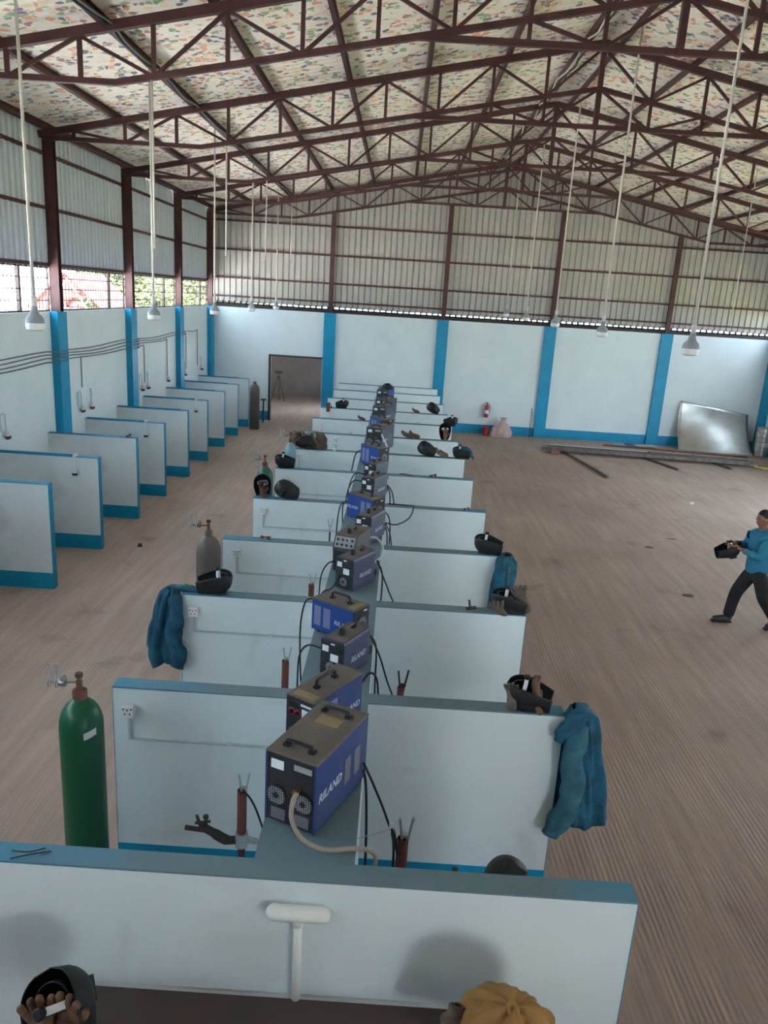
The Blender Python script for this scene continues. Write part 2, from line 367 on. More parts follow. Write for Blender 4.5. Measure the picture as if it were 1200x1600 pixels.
def ceiling_mat():
    m = bpy.data.materials.new('printed_insulation_foil'); m.use_nodes = True; nt = m.node_tree; N = nt.nodes; L = nt.links
    b = N['Principled BSDF']; b.inputs['Roughness'].default_value = .6; b.inputs['Specular IOR Level'].default_value = .3
    tc = N.new('ShaderNodeTexCoord')
    mp = N.new('ShaderNodeMapping'); mp.inputs['Scale'].default_value = (1, .95, 1); L.new(tc.outputs['Object'], mp.inputs['Vector'])
    dn = N.new('ShaderNodeTexNoise'); dn.inputs['Scale'].default_value = 3; L.new(mp.outputs[0], dn.inputs['Vector'])
    mx = N.new('ShaderNodeMix'); mx.data_type = 'RGBA'; mx.inputs[0].default_value = .10
    L.new(mp.outputs[0], mx.inputs[6]); L.new(dn.outputs['Color'], mx.inputs[7])
    v = N.new('ShaderNodeTexVoronoi'); v.inputs['Scale'].default_value = 11.0; v.inputs['Randomness'].default_value = 1
    L.new(mx.outputs[2], v.inputs['Vector'])
    sp = N.new('ShaderNodeSeparateColor'); L.new(v.outputs['Color'], sp.inputs[0])
    hue = N.new('ShaderNodeValToRGB'); hue.color_ramp.interpolation = 'CONSTANT'
    cols = [(0, (.86, .79, .71)), (.36, (.30, .42, .24)), (.46, (.80, .38, .22)), (.55, (.84, .76, .66)), (.71, (.20, .18, .25)), (.80, (.46, .24, .22)), (.88, (.84, .66, .44))]
    e = hue.color_ramp.elements
    while len(e) < len(cols): e.new(.5)
    for k, (p, c) in enumerate(cols): e[k].position = p; e[k].color = (*c, 1)
    L.new(sp.outputs[0], hue.inputs[0])
    edge = N.new('ShaderNodeTexVoronoi'); edge.feature = 'DISTANCE_TO_EDGE'; edge.inputs['Scale'].default_value = 11.0
    L.new(mx.outputs[2], edge.inputs['Vector'])
    r = N.new('ShaderNodeValToRGB'); r.color_ramp.elements[0].position = .03; r.color_ramp.elements[1].position = .10
    L.new(edge.outputs['Distance'], r.inputs[0])
    mm = N.new('ShaderNodeMix'); mm.data_type = 'RGBA'; mm.inputs[6].default_value = (.86, .79, .70, 1)
    L.new(r.outputs[0], mm.inputs[0]); L.new(hue.outputs[0], mm.inputs[7]); L.new(mm.outputs[2], b.inputs['Base Color'])
    wv = N.new('ShaderNodeTexWave'); wv.bands_direction = 'Y'; wv.inputs['Scale'].default_value = 1.6; wv.inputs['Distortion'].default_value = .4
    L.new(tc.outputs['Object'], wv.inputs['Vector'])
    bp = N.new('ShaderNodeBump'); bp.inputs['Strength'].default_value = .5; bp.inputs['Distance'].default_value = .03
    L.new(wv.outputs['Fac'], bp.inputs['Height']); L.new(bp.outputs[0], b.inputs['Normal'])
    return m
MT['ceiling'] = ceiling_mat()

# ================================================================= THE SETTING
struct('ground', MB().box(-120, 13.05, -60, 160, -.6, -.31), MT['outside'])
struct('ground_low_bounce', MB().box(13.05, 120, -60, 160, -.6, -.31), MT['grass'])  # unseen side added as darker ground, so less light bounces in here
struct('floor', MB().box(XL - .2, XR + .2, YF, YB + .2, -.3, 0), MT['floor'])

def roof_z(x): return ZE + SL * (x - XL) if x <= RIDGE else ZE + SL * (2 * RIDGE - XL - x)
mb = MB()
OH = .45
prof = [(XL - OH, roof_z(XL) - SL * OH), (RIDGE, ZR), (XR + OH, roof_z(XL) - SL * OH)]
for (a, c) in ((prof[0], prof[1]), (prof[1], prof[2])):
    vs = [(a[0], YF - .4, a[1] + .16), (c[0], YF - .4, c[1] + .16), (c[0], YB + .6, c[1] + .16), (a[0], YB + .6, a[1] + .16)]
    vs += [(x, y, z + .08) for (x, y, z) in vs]
    mb.add(vs, ((0, 3, 2, 1), (4, 5, 6, 7), (0, 1, 5, 4), (1, 2, 6, 5), (2, 3, 7, 6), (3, 0, 4, 7)))
ceiling = struct('ceiling', mb, MT['ceiling'])
PX = [-6.45, -5.23, -3.87, -2.51, -1.15, .21, 1.57, 2.85]
for x in PX + [2 * RIDGE - x for x in PX]:
    z = roof_z(x) + .105
    sg = SL if x < RIDGE else -SL
    Mx = Matrix.Translation((x, 0, z)) @ Matrix.Rotation(-math.atan(sg), 4, 'Y')
    p = MB().box(-.03, .03, YF, YB + .1, -.05, .05, Mx).box(-.03, .065, YF, YB + .1, .035, .05, Mx)
    p.obj('purlin', MT['maroon'], ceiling)

# ---- steel roof trusses
def make_truss(y):
    t = empty('roof_truss', (RIDGE, y, 0))
    half = RIDGE - XL
    zt = lambda d: ZR - SL * d                      # top chord height at distance d from ridge
    KINK = 6.85; zb0 = 6.80; zbr = 8.10
    zb = lambda d: zb0 if d >= KINK else zbr - (zbr - zb0) * d / KINK
    def part(name, p, q, w_, h): return MB().bar((p[0], 0, p[1]), (q[0], 0, q[1]), w_, h, (0, 1, 0)).obj(name, MT['maroon'], t)
    for s in (-1, 1):
        part('top_chord', (s * (half + .02), zt(half)), (0, zt(0)), .11, .09)
        part('bottom_chord', (s * (half - .05), zb0), (s * KINK, zb0), .07, .075)
        part('bottom_chord', (s * KINK, zb0), (0, zbr), .07, .075)
        pts = [.91 * k for k in range(1, 11)]
        for k in range(1, 11):
            d = .91 * k
            lo = 7.5 if d < 3.0 else zb(d)
            part('web', (s * d, zt(d) - .03), (s * d, lo), .05, .05)
        # diagonals zigzag outwards
        for k in range(1, 9):
            d0, d1 = .91 * k, .91 * (k + 1)
            if k % 2 == 1: p, q = (s * d0, zb(d0)), (s * d1, zt(d1) - .04)
            else: p, q = (s * d0, zt(d0) - .04), (s * d1, zb(d1))
            part('web', p, q, .042, .042)
        part('web', (s * 9.1, zt(9.1) - .04), (s * 8.19, zb0), .042, .042)
        part('web', (0, zt(0) - .06), (s * .91, zb(.91)), .042, .042)
        part('web', (0, zbr), (s * .91, 7.5), .042, .042)
        part('web', (s * 1.82, zb(1.82)), (s * .91, 7.5), .042, .042)
    part('tie', (-3.15, 7.5), (3.15, 7.5), .07, .07)
    part('king_post', (0, zt(0)), (0, 7.46), .085, .085)
    return t
TR = [(14.7, 'maroon steel roof truss on the first steel column above the window strip'),
      (10.5, 'maroon steel roof truss running highest in the picture, its ridge cut off above'),
      (18.9, 'maroon steel roof truss third back from the camera, between two more trusses'),
      (23.1, 'maroon steel roof truss last before the corrugated gable end'),
      (26.95, 'maroon steel truss standing directly against the corrugated gable end')]
t0 = None
for (y, lb) in TR:
    if t0 is None: t = t0 = make_truss(y)
    else: t = copy_tree(t0); t.location.y = y
    tag(t, lb, 'roof truss', 'steel roof trusses')

# ---- long masonry walls with pilasters
def long_wall(name, x0, x1, opening=None):
    mb = MB()
    if opening:
        a, c, h = opening
        mb.box(x0, x1, YF, a, 0, WT).box(x0, x1, c, YB + .2, 0, WT).box(x0, x1, a, c, h, WT)
    else: mb.box(x0, x1, YF, YB + .2, 0, WT)
    return struct(name, mb, MT['white'])
wl = long_wall('wall_left', XL - .2, XL)
wr = long_wall('wall_right', XR, XR + .2, (15.5, 19.0, 2.8))
PY = [2.1, 6.3, 10.5, 14.9, 18.95, 23.15, 26.95]
for y in PY:
    MB().box(XL, XL + .15, y - .2, y + .2, 0, WT + .004).obj('pilaster', MT['blue'], wl)
    if not 15.2 < y < 19.3: MB().box(XR - .15, XR, y - .2, y + .2, 0, WT + .004).obj('pilaster', MT['blue'], wr)
struct('baseboard_left', MB().box(XL, XL + .012, YF, YB, 0, .28), MT['blue'])
struct('baseboard_right', MB().box(XR - .012, XR, 19.0, YB, 0, .28).box(XR - .012, XR, YF, 15.5, 0, .28), MT['blue'])
# back wall
DX0, DX1, DH = -4.47, -2.63, 2.25
mb = MB().box(XL, DX0, YB, YB + .2, 0, WT).box(DX1, XR, YB, YB + .2, 0, WT).box(DX0, DX1, YB, YB + .2, DH, WT)
wb = struct('wall_back', mb, MT['white'])
for x, hw in ((-2.41, .2), (1.46, .19), (5.14, .2), (9.12, .2)):
    MB().box(x - hw, x + hw, YB - .10, YB, 0, WT + .004).obj('pilaster', MT['blue'], wb)
struct('baseboard_back', MB().box(DX1 + .42, XR, YB - .012, YB, 0, .32).box(XL, DX0, YB - .012, YB, 0, .32), MT['blue'])
# front wall behind the camera with its wide gateway
mb = MB().box(XL, 6.0, YF - .2, YF, 0, roof_z(XL) + .1).box(10.2, XR, YF - .2, YF, 0, roof_z(XL) + .1).box(6.0, 10.2, YF - .2, YF, 2.2, roof_z(XL) + .1)
mb.add([(XL, YF, roof_z(XL) + .1), (XR, YF, roof_z(XL) + .1), (RIDGE, YF, ZR + .1), (XL, YF - .2, roof_z(XL) + .1), (XR, YF - .2, roof_z(XL) + .1), (RIDGE, YF - .2, ZR + .1)], ((0, 1, 2), (5, 4, 3), (0, 2, 5, 3), (1, 4, 5, 2)))
struct('wall_front', mb, MT['zincl'])
# upper floor the photograph is taken from
struct('floor_upper', MB().box(XL, XR, YF, .3, 2.6, 2.75), MT['roombrown'])
# small room behind the doorway, with a side opening added to brighten it
mb = MB().box(-7.6, -7.4, YB + .2, 34.4, 0, 3.0).box(-1.6, -1.4, YB + .2, 29.5, 0, 3.0).box(-1.6, -1.4, 32.0, 34.4, 0, 3.0).box(-1.6, -1.4, 29.5, 32.0, 0, 1.0).box(-1.6, -1.4, 29.5, 32.0, 2.3, 3.0).box(-7.6, -1.4, 34.2, 34.4, 0, 3.0)
struct('wall_store_room', mb, MT['roombrown'])
struct('floor_store_room', MB().box(-7.6, -1.4, YB + .2, 34.4, -.3, 0), MT['floor'])
struct('ceiling_store_room', MB().box(-7.6, -1.4, YB + .2, 34.4, 3.0, 3.1), MT['roombrown'])
dr = MB().box(DX0 - .02, DX0 + .05, YB - .03, YB + .22, 0, DH + .05).box(DX0 - .02, DX1 + .02, YB - .03, YB + .22, DH, DH + .06).obj('door_1', MT['iron']); dr['kind'] = 'structure'
# ---- corrugated cladding sheets
def sheet_mesh(L, zb, zt0, zt1, mat_, pitch=.2, depth=.042):
    """sheet in local x (0..L), ribs facing +y, top running from zt0 to zt1"""
    xs = []; n = max(1, round(L / pitch)); p = L / n
    for k in range(n):
        b = k * p; xs += [(b, 0), (b + p - .055, 0), (b + p - .045, depth), (b + p - .012, depth), (b + p - .002, 0)]
    xs.append((L, 0)); vs = []; fs = []
    for (x, y) in xs:
        vs.append((x, y, zb)); vs.append((x, y, zt0 + (zt1 - zt0) * x / L))
    for i in range(len(xs) - 1): fs.append((2*i, 2*i+2, 2*i+3, 2*i+1))
    return MB().add(vs, fs).mesh('cladding_sheet', mat_)
x = XL - .1; k = 0
while x < XR:
    L = min(1.0, XR + .1 - x)
    if L < .08: break
    x1 = x + L
    if x < RIDGE < x1: x1 = RIDGE; L = x1 - x
    me = sheet_mesh(L, 4.0 + random.uniform(-.012, .012), roof_z(max(x, XL - .1)) + .2, roof_z(x1) + .2, MT['zinc'])
    o = put('cladding_sheet', me, wb, (x, YB + .12 + .004 * (k % 2), 0)); solid(o, .004, 1); x = x1; k += 1
for side, wall, xx, mt_ in ((-1, wl, XL - .08, 'zincl'), (1, wr, XR + .08, 'zincl')):
    y = YF; k = 0
    while y < YB + .1:
        L = min(1.0, YB + .15 - y)
        me = sheet_mesh(L, ST - .02, roof_z(XL) + .17 - random.choice((0, 0, .0, .055)), roof_z(XL) + .17, MT[mt_])
        o = put('cladding_sheet', me, wall, (xx + .004 * (k % 2), y if side > 0 else y + L, 0), (0, 0, PI / 2 if side > 0 else -PI / 2)); solid(o, .004, 1)
        y += 1.0; k += 1
# ---- girts, columns, bottom rails
for z in (6.62, 5.70, 4.79, 4.18):
    MB().box(XL, XR, YB + .03, YB + .09, z - .03, z + .03).obj('girt', MT['maroon'], wb)
MB().box(XL, XR, YB + .02, YB + .17, WT, WT + .085).obj('sill_beam', MT['iron'], wb)
# added comb under the corrugation, shaped to break the daylight gap into dashes
mb = MB(); x = XL
while x < XR:
    mb.box(x, x + .06, YB + .11, YB + .15, WT + .08, 4.03); x += .2
mb.box(XL, XR, YB + .11, YB + .15, WT + .08, WT + .145)
co = mb.obj('daylight_gap_comb', MT['iron'], wb); co['kind'] = 'stuff'
for x in (-2.41, 1.46, 5.17, 9.1):
    ztop = 7.5 if abs(x - RIDGE) < 3.15 else 8.10 - 1.3 * abs(x - RIDGE) / 6.85
    c = MB().box(x - .075, x + .075, YB - .075, YB - .06, WT, ztop).box(x - .075, x + .075, YB + .015, YB + .03, WT, ztop).box(x - .012, x + .012, YB - .06, YB + .015, WT, ztop).box(x - .12, x + .12, YB - .09, YB + .05, WT + .004, WT + .02)
    c.obj('column', MT['maroon'], wb)
for z in (6.57, 5.65, 4.66):
    for wall, a, c in ((wl, XL - .07, XL - .01), (wr, XR + .01, XR + .07)):
        MB().box(a, c, YF, YB, z - .03, z + .03).obj('girt', MT['maroon'], wall)
def hcol(x, y):
    return MB().box(x - .09, x + .09, y - .075, y - .06, WT + .004, ZE - .02).box(x - .09, x + .09, y + .06, y + .075, WT + .004, ZE - .02).box(x - .012, x + .012, y - .06, y + .06, WT + .004, ZE - .02).box(x - .09, x + .03, y - .11, y + .11, WT + .004, WT + .02).box(x - .06, x + .10, y - .09, y + .09, ZE - .06, ZE - .02)
for y in PY:
    hcol(XL + .06, y).obj('column', MT['maroon'], wl)
    hcol(XR - .06, y).obj('column', MT['maroon'], wr)
# ---- wire-grilled ventilation strips between the columns
wn = 0
for wall, xx in ((wl, XL - .06), (wr, XR + .06)):
    for a, c in zip([YF] + PY, PY):
        wn += 1
        win = empty('window_%d' % wn, (xx, (a + c) / 2, WT)); win['kind'] = 'structure'
        hl = (c - a) / 2 - .08; hh = ST - WT
        MB().box(-.02, .02, -hl, hl, .0, .03).box(-.02, .02, -hl, hl, hh - .03, hh).box(-.02, .02, -hl, -hl + .03, 0, hh).box(-.02, .02, hl - .03, hl, 0, hh).obj('window_frame', MT['iron'], win)
        MB().box(-.03, .03, .93, .99, .03, hh - .03).obj('mullion', MT['iron'], win)
        g = MB(); yy = -hl + .06
        while yy < hl: g.box(-.006, .006, yy - .007, yy + .007, .02, hh - .02); yy += .14
        for zz in (.2, .4, .6): g.box(.006, .016, -hl, hl, zz - .008, zz + .008)
        tag(g.obj('wire_grille', MT['iron'], win), kind='stuff')
# ================================================================= OUTSIDE, seen through the wire strip
def leafy_tree(name, label, loc, h, rx, rz, mat_, n=2600, ls=.16):
    t = thing(name, label, 'tree', loc, group='trees outside the wire strip')
    tr = MB().tube(spline([(0, 0, 0), (.1, .05, h * .35), (-.05, .1, h * .7)], 4), [.16] * 4 + [.11] * 4 + [.05], 8).obj('trunk', MT['bark'], t, True)
    mb = MB(); rnd = random.Random(int(loc[1] * 10))
    clumps = [(Vector((rnd.uniform(-1, 1) * rx * .7, rnd.uniform(-1, 1) * rx * .7, h * .62 + rnd.uniform(-1, 1) * rz * .8)), rnd.uniform(.35, .55) * rx) for _ in range(11)]
    for i in range(n):
        c, r = rnd.choice(clumps)
        d = Vector((rnd.gauss(0, 1), rnd.gauss(0, 1), rnd.gauss(0, 1))).normalized() * r * rnd.uniform(.55, 1.05)
        a = Vector((rnd.gauss(0, 1), rnd.gauss(0, 1), rnd.gauss(0, .6))).normalized(); bb = a.orthogonal().normalized()
        p = c + d; s = ls * rnd.uniform(.7, 1.4)
        mb.add([p, p + a * s * .5 + bb * s * .25, p + a * s, p + a * s * .5 - bb * s * .25], ((0, 1, 2, 3),))
    tag(mb.obj('foliage', mat_, t), kind='stuff')
TREES = [((-13.2, 37.8), 6.8, 2.4, 2.5, 'leafa', 'sunlit yellow-green tree outside, just beyond the red shed'),
         ((-13.0, 44.0), 6.8, 2.5, 2.5, 'leafa', 'broad yellow-green tree outside, in the middle of the wire strip'),
         ((-18.8, 51.5), 7.6, 2.7, 2.8, 'leafb', 'darker green tree outside, behind the broad yellow-green one'),
         ((-12.6, 50.2), 6.8, 2.4, 2.5, 'leafa', 'yellow-green tree outside, next to the last steel column'),
         ((-12.2, 56.8), 7.2, 2.6, 2.8, 'leafb', 'green tree outside, beyond the corner column of the hall'),
         ((-19.5, 59.5), 8.2, 3.0, 3.1, 'leafb', 'distant green tree at the back of the row outside')]
for (xy, h, rx, rz, m_, lb) in TREES: leafy_tree('leafy_tree', lb, (xy[0], xy[1], -.31), h, rx, rz, MT[m_], 7500, .27)
sh = thing('open_shed', 'open shed outside with a red steel frame and dull red gable roof', 'shed', (-12.5, 31.3, -.31))
for yy in (-1.6, 1.6):
    for xx_ in (-1.25, 1.25): MB().box(xx_ - .05, xx_ + .05, yy - .05, yy + .05, 0, 3.6).obj('post', MT['shedred'], sh)
    for s in (-1, 1):
        MB().bar((s * 1.4, yy, 3.6), (0, yy, 4.85), .09, .09).obj('rafter', MT['shedred'], sh)
        MB().bar((s * .7, yy, 3.64), (0, yy, 4.75), .05, .05).obj('web', MT['lgrey'], sh)
    MB().bar((-1.4, yy, 3.6), (1.4, yy, 3.6), .09, .09).obj('tie', MT['shedred'], sh)
    MB().bar((-.8, yy, 4.1), (.8, yy, 4.1), .06, .06).obj('tie', MT['shedred'], sh)
for s in (-1, 1):
    MB().add([(0, -1.9, 4.93), (s * 1.55, -1.9, 3.55), (s * 1.55, 1.9, 3.55), (0, 1.9, 4.93), (0, -1.9, 4.97), (s * 1.55, -1.9, 3.59), (s * 1.55, 1.9, 3.59), (0, 1.9, 4.97)],
             ((0, 3, 2, 1), (4, 5, 6, 7), (0, 1, 5, 4), (1, 2, 6, 5), (2, 3, 7, 6), (3, 0, 4, 7))).obj('roof_sheet', MT['shedred'], sh)
# ================================================================= BOOTH PARTITIONS
PH = 1.6; PT = .13
CY = [3.23, 5.03, 6.86, 8.62, 10.55, 12.54, 14.30, 16.12, 18.13, 19.97, 21.97, 24.0, 25.85]
LY = [10.56, 12.43, 14.33, 16.11, 17.98, 19.88, 21.87, 23.75, 25.46]
ORD = ['first', 'second', 'third', 'fourth', 'fifth', 'sixth', 'seventh', 'eighth', 'ninth', 'tenth', 'eleventh', 'twelfth', 'thirteenth']
CXL, CXR, SX0, SX1 = -1.93, 1.38, -.58, -.06
def wing(parent, x0, x1, ends):
    MB().box(x0, x1, 0, PT, 0, PH - .012).obj('wing', MT['wing'], parent)
    MB().box(x0 - .002, x1 + .002, -.003, PT + .003, PH - .012, PH).obj('painted_cap', MT['cap'], parent)
    MB().box(x0, x1, -.004, 0, 0, .25).box(x0, x1, PT, PT + .004, 0, .25).obj('skirting_band', MT['blue'], parent)
    for e in ends: MB().box(min(e, e + (.004 if e == x1 else -.004)), max(e, e + (.004 if e == x1 else -.004)), -.001, PT + .001, 0, PH - .012).obj('end_band', MT['blue'], parent)
for k, y in enumerate(CY):
    lb = ('wide pale booth partition in front with a white tee pipe on its face' if k == 0 else
          '%s pale partition back in the central double row, blue cap on top' % ORD[k] if k < 12 else 'last pale partition of the central double row, closest to the back wall')
    t = thing('booth_partition', lb, 'partition', (0, y, 0), group='central booth partitions')
    if k == 0: wing(t, CXL, CXR, (CXL, CXR))
    else:
        wing(t, CXL, SX0, (CXL,)); wing(t, SX1, CXR, (CXR,))
for k, y in enumerate(LY):
    lb = '%s pale partition with blue end, along the wall under the wire strip' % ORD[k]
    if k == 8: lb = 'last pale partition along the wall, beside the grey-brown gas cylinder'
    t = thing('booth_partition', lb, 'partition', (0, y, 0), group='wall-side booth partitions')
    wing(t, XL, -4.87, (-4.87,))
sp = thing('spine_wall', 'low blue-topped wall down the middle of the booths, carrying the welding machines', 'wall', (0, 0, 0))
MB().box(SX0, SX1, CY[0] + PT, CY[-1] + PT, 0, PH - .012).obj('body', MT['wing'], sp)
MB().box(SX0 - .003, SX1 + .003, CY[0] + PT, CY[-1] + PT + .003, PH - .012, PH).obj('painted_cap', MT['cap'], sp)
# ================================================================= WELDING MACHINES
TXT = text_mesh('RILAND', .078, MT['mark'])
def handle(parent, p, q, h, r=.011, m='dark'):
    p, q = Vector(p), Vector(q); d = (q - p).normalized() * .03; u = Vector((0, 0, h))
    MB().tube(spline([p, p + u * .8, p + d + u, q - d + u, q + u * .8, q], 4), r, 8).box(p.x-.018, p.x+.018, p.y-.018, p.y+.018, p.z, p.z+.018).box(q.x-.018, q.x+.018, q.y-.018, q.y+.018, q.z, q.z+.018).obj('handle', MT[m], parent, auto=True)
def fan(parent, x, z, y, r):
    f = MB().lathe([(r, 0), (r, .008), (r * .93, .008), (r * .93, .003), (.0, .003)], 20, Matrix.Translation((x, y, z)) @ Matrix.Rotation(PI / 2, 4, 'X')).obj('fan_grille', MT['panel'], parent)
    g = MB()
    n = int(2 * r / .014)
    for i in range(n):                       # perforated guard as a lattice of fine bars
        a = -r * .9 + i * .014; hh = math.sqrt(max(0, (r * .9) ** 2 - a * a))
        if hh < .01: continue
        g.box(x + a - .002, x + a + .002, y - .012, y - .009, z - hh, z + hh)
        g.box(x - hh, x + hh, y - .012, y - .009, z + a - .002, z + a + .002)
    tag(g.obj('guard', MT['grey'], f), kind='stuff')
    MB().lathe([(r * .28, 0), (r * .28, .014), (0, .014)], 12, Matrix.Translation((x, y, z)) @ Matrix.Rotation(PI / 2, 4, 'X')).obj('fan_hub', MT['panel'], f)
def knob(parent, x, z, y, r=.018, ring='redh'):
    k = MB().lathe([(r, 0), (r * .85, .016), (0, .018)], 14, Matrix.Translation((x, y, z)) @ Matrix.Rotation(PI / 2, 4, 'X')).obj('knob', MT['dark'], parent, auto=True)
    MB().lathe([(r * 1.4, 0), (r * 1.4, .002), (r, .003)], 16, Matrix.Translation((x, y, z)) @ Matrix.Rotation(PI / 2, 4, 'X'), cap=False).obj('dial_ring', MT[ring], k)
def plate(parent, name, m, x0, x1, z0, z1, y, t=.003):      # plate on the front face
    return MB().box(x0, x1, y - t, y, z0, z1).obj(name, MT[m], parent)
def side_plate(parent, name, m, s, W, y0, y1, z0, z1, t=.0025):
    a, b = s * W / 2, s * (W / 2 + t)
    return MB().box(min(a, b), max(a, b), y0, y1, z0, z1).obj(name, MT[m], parent)
def side_text(parent, s, W, y, z, sc=1):
    o = put('lettering', TXT, parent, (s * (W / 2 + .0015), y, z), (PI / 2, 0, s * PI / 2)); o.scale = (sc, sc, sc)
def feet(parent, W, L):
    for sx in (-1, 1):
        for sy in (-1, 1):
            MB().lathe([(.018, 0), (.022, .02)], 10, Matrix.Translation((sx * (W / 2 - .04), sy * (L / 2 - .06), 0))).obj('foot', MT['dark'], parent)
def welder(style, label, loc, rz, W, L, H, textpos=-.15):
    t = thing('welding_machine', label, 'welding machine', (loc[0], loc[1], PH), (0, 0, math.radians(rz)), 'welding machines on the spine wall')
    z0 = .02; f = -L / 2; feet(t, W, L)
    if style == 'A':
        MB().bevbox(-W/2, W/2, -L/2 + .012, L/2, z0, H - .012, .006).obj('casing', MT['wblue'], t)
        MB().box(-W/2, -W/2 + .012, f, f + .012, z0 - .008, H - .012).box(W/2 - .012, W/2, f, f + .012, z0 - .008, H - .012).obj('side_flange', MT['wblue'], t)
        MB().bevbox(-W/2 - .002, W/2 + .002, -L/2, L/2 + .002, H - .012, H, .004).obj('lid', MT['dust'], t)
        MB().box(-W/2 + .012, W/2 - .012, f + .004, f + .012, z0, H - .012).obj('front_panel', MT['panel'], t)
        handle(t, (-.08, f + .09, H), (.08, f + .09, H), .035); handle(t, (-.08, L/2 - .11, H), (.08, L/2 - .11, H), .035)
        MB().box(-.075, .075, .06, .16, H, H + .0015).obj('lid_sticker', MT['tan'], t)
        plate(t, 'rating_label', 'label', -W/2 + .035, -W/2 + .115, H - .10, H - .045, f + .004)
        plate(t, 'cover_plate', 'grey', W/2 - .14, W/2 - .03, H - .075, H - .04, f + .004)
        fan(t, -W/4 - .005, H * .42, f + .004, .062); fan(t, W/4 + .005, H * .42, f + .004, .062)
        plate(t, 'cover_plate', 'vent', -W/2 + .04, -W/2 + .13, z0 + .015, z0 + .085, f + .004); plate(t, 'cover_plate', 'vent', W/2 - .13, W/2 - .04, z0 + .015, z0 + .085, f + .004)
        MB().lathe([(.014, 0), (.014, .03), (.02, .03), (.02, .045), (.008, .05)], 10, Matrix.Translation((.055, f + .004, H * .60)) @ Matrix.Rotation(PI / 2, 4, 'X')).obj('gas_inlet', MT['brass'], t, auto=True)
        for s in (-1, 1):
            side_plate(t, 'vent', 'vent', s, W, .02, .09, .13, .30); side_plate(t, 'vent', 'vent', s, W, .14, .21, .13, .30)
            side_text(t, s, W, textpos, .215, .95)
    elif style == 'B':
        MB().bevbox(-W/2, W/2, -L/2 + .008, L/2, z0, H - .01, .005).obj('casing', MT['wblue'], t)
        MB().bevbox(-W/2 - .002, W/2 + .002, -L/2, L/2 + .002, H - .01, H, .003).obj('lid', MT['dust'], t)
        MB().box(-W/2 + .004, W/2 - .004, f, f + .008, z0, H - .01).obj('front_panel', MT['panel'], t)
        handle(t, (0, -.10, H), (0, .09, H), .06)
        MB().box(-W/2 + .03, W/2 - .02, f + .02, f + .09, H, H + .0015).obj('lid_sticker', MT['tan'], t)
        if rz > 0:
            fan(t, 0, H * .55, f, .07); plate(t, 'badge', 'label', .03, .07, H - .04, H - .028, f)
        else:
          plate(t, 'display', 'lens', -W/2 + .03, -.01, H - .075, H - .045, f)
          knob(t, -W/2 + .045, H - .11, f); knob(t, -W/2 + .095, H - .11, f, .016)
          plate(t, 'rating_label', 'label', .01, W/2 - .015, H - .05, H - .035, f); plate(t, 'instruction_label', 'label', .02, W/2 - .025, H - .14, H - .07, f)
          plate(t, 'cover_plate', 'vent', -W/2 + .03, W/2 - .04, z0 + .02, H * .42, f)
        for x in (-W/2 + .05, W/2 - .05):
            MB().lathe([(.02, 0), (.02, .012), (.012, .012), (.012, .03)], 10, Matrix.Translation((x, f, z0 + .05)) @ Matrix.Rotation(PI / 2, 4, 'X')).obj('output_socket', MT['dark'], t)
        for s in (-1, 1):
            q = 1 if textpos < 0 else -1
            side_plate(t, 'vent', 'ventl', s, W, q * .02, q * .02 + q * .075, .07, H - .06); side_plate(t, 'vent', 'ventl', s, W, q * .125, q * .2, .07, H - .06)
            side_text(t, s, W, textpos, H * .48, .72)
    elif style == 'C':
        c = .05                                        # casing with chamfered rear and top edges
        prof = [(-W/2, -L/2 + .01), (W/2, -L/2 + .01), (W/2, L/2 - c), (W/2 - c, L/2), (-W/2 + c, L/2), (-W/2, L/2 - c)]
        mb = MB(); n = len(prof)
        ring = lambda z, s: [(x * s, y * (1 if y < 0 else (1 + s) / 2), z) for (x, y) in prof]
        vs = ring(z0, .96) + ring(z0 + .03, 1) + ring(H - .02, 1) + ring(H, .93)
        fs = [tuple(range(n))[::-1], tuple(3*n + k for k in range(n))]
        for j in range(3): fs += [(j*n+k, j*n+(k+1) % n, (j+1)*n+(k+1) % n, (j+1)*n+k) for k in range(n)]
        mb.add(vs, fs).obj('casing', MT['wslate'], t)
        MB().box(-W/2 + .02, W/2 - .02, -L/2 + .03, L/2 - .07, H - .001, H + .0015).obj('dusty_lid', MT['dust'], t)
        MB().bevbox(-W/2 + .002, W/2 - .002, f, f + .014, z0, H - .006, .004).obj('front_panel', MT['panel'], t)
        MB().box(-.016, .016, -.085, .085, H + .042, H + .056).obj('grip', MT['dust'], t)
        for y in (-.085, .085): MB().bevbox(-.02, .02, y - .022, y + .022, H, H + .056, .006).obj('handle_foot', MT['dark'], t)
        plate(t, 'badge', 'label', -.01, .025, H - .03, H - .018, f)
        plate(t, 'instruction_label', 'label', -W/2 + .02, -W/2 + .075, H - .095, H - .045, f); plate(t, 'instruction_label', 'label', -.01, .06, H - .165, H - .105, f)
        knob(t, W/2 - .03, H - .06, f, .014, 'dark')
        fan(t, 0, z0 + .075, f, .05)
        for s in (-1, 1): side_text(t, s, W, 0, H * .42, .8)
        MB().box(-W/2 + .02, W/2 - .02, L/2 - .005, L/2 + .03, .05, .11).obj('terminal_cover', MT['dark'], t)
    else:                                              # 'D': sloping knob panel
        prof = [(-L/2 + .03, z0), (L/2, z0), (L/2, H), (-L/2 + .07, H), (-L/2, H - .13), (-L/2 + .012, H - .15)]
        vs = [(-W/2, y, z) for (y, z) in prof] + [(W/2, y, z) for (y, z) in prof]; n = len(prof)
        MB().add(vs, [tuple(range(n)), tuple(n + k for k in range(n))[::-1]] + [(k, n+k, n+(k+1) % n, (k+1) % n) for k in range(n)]).obj('casing', MT['wgrey'], t)
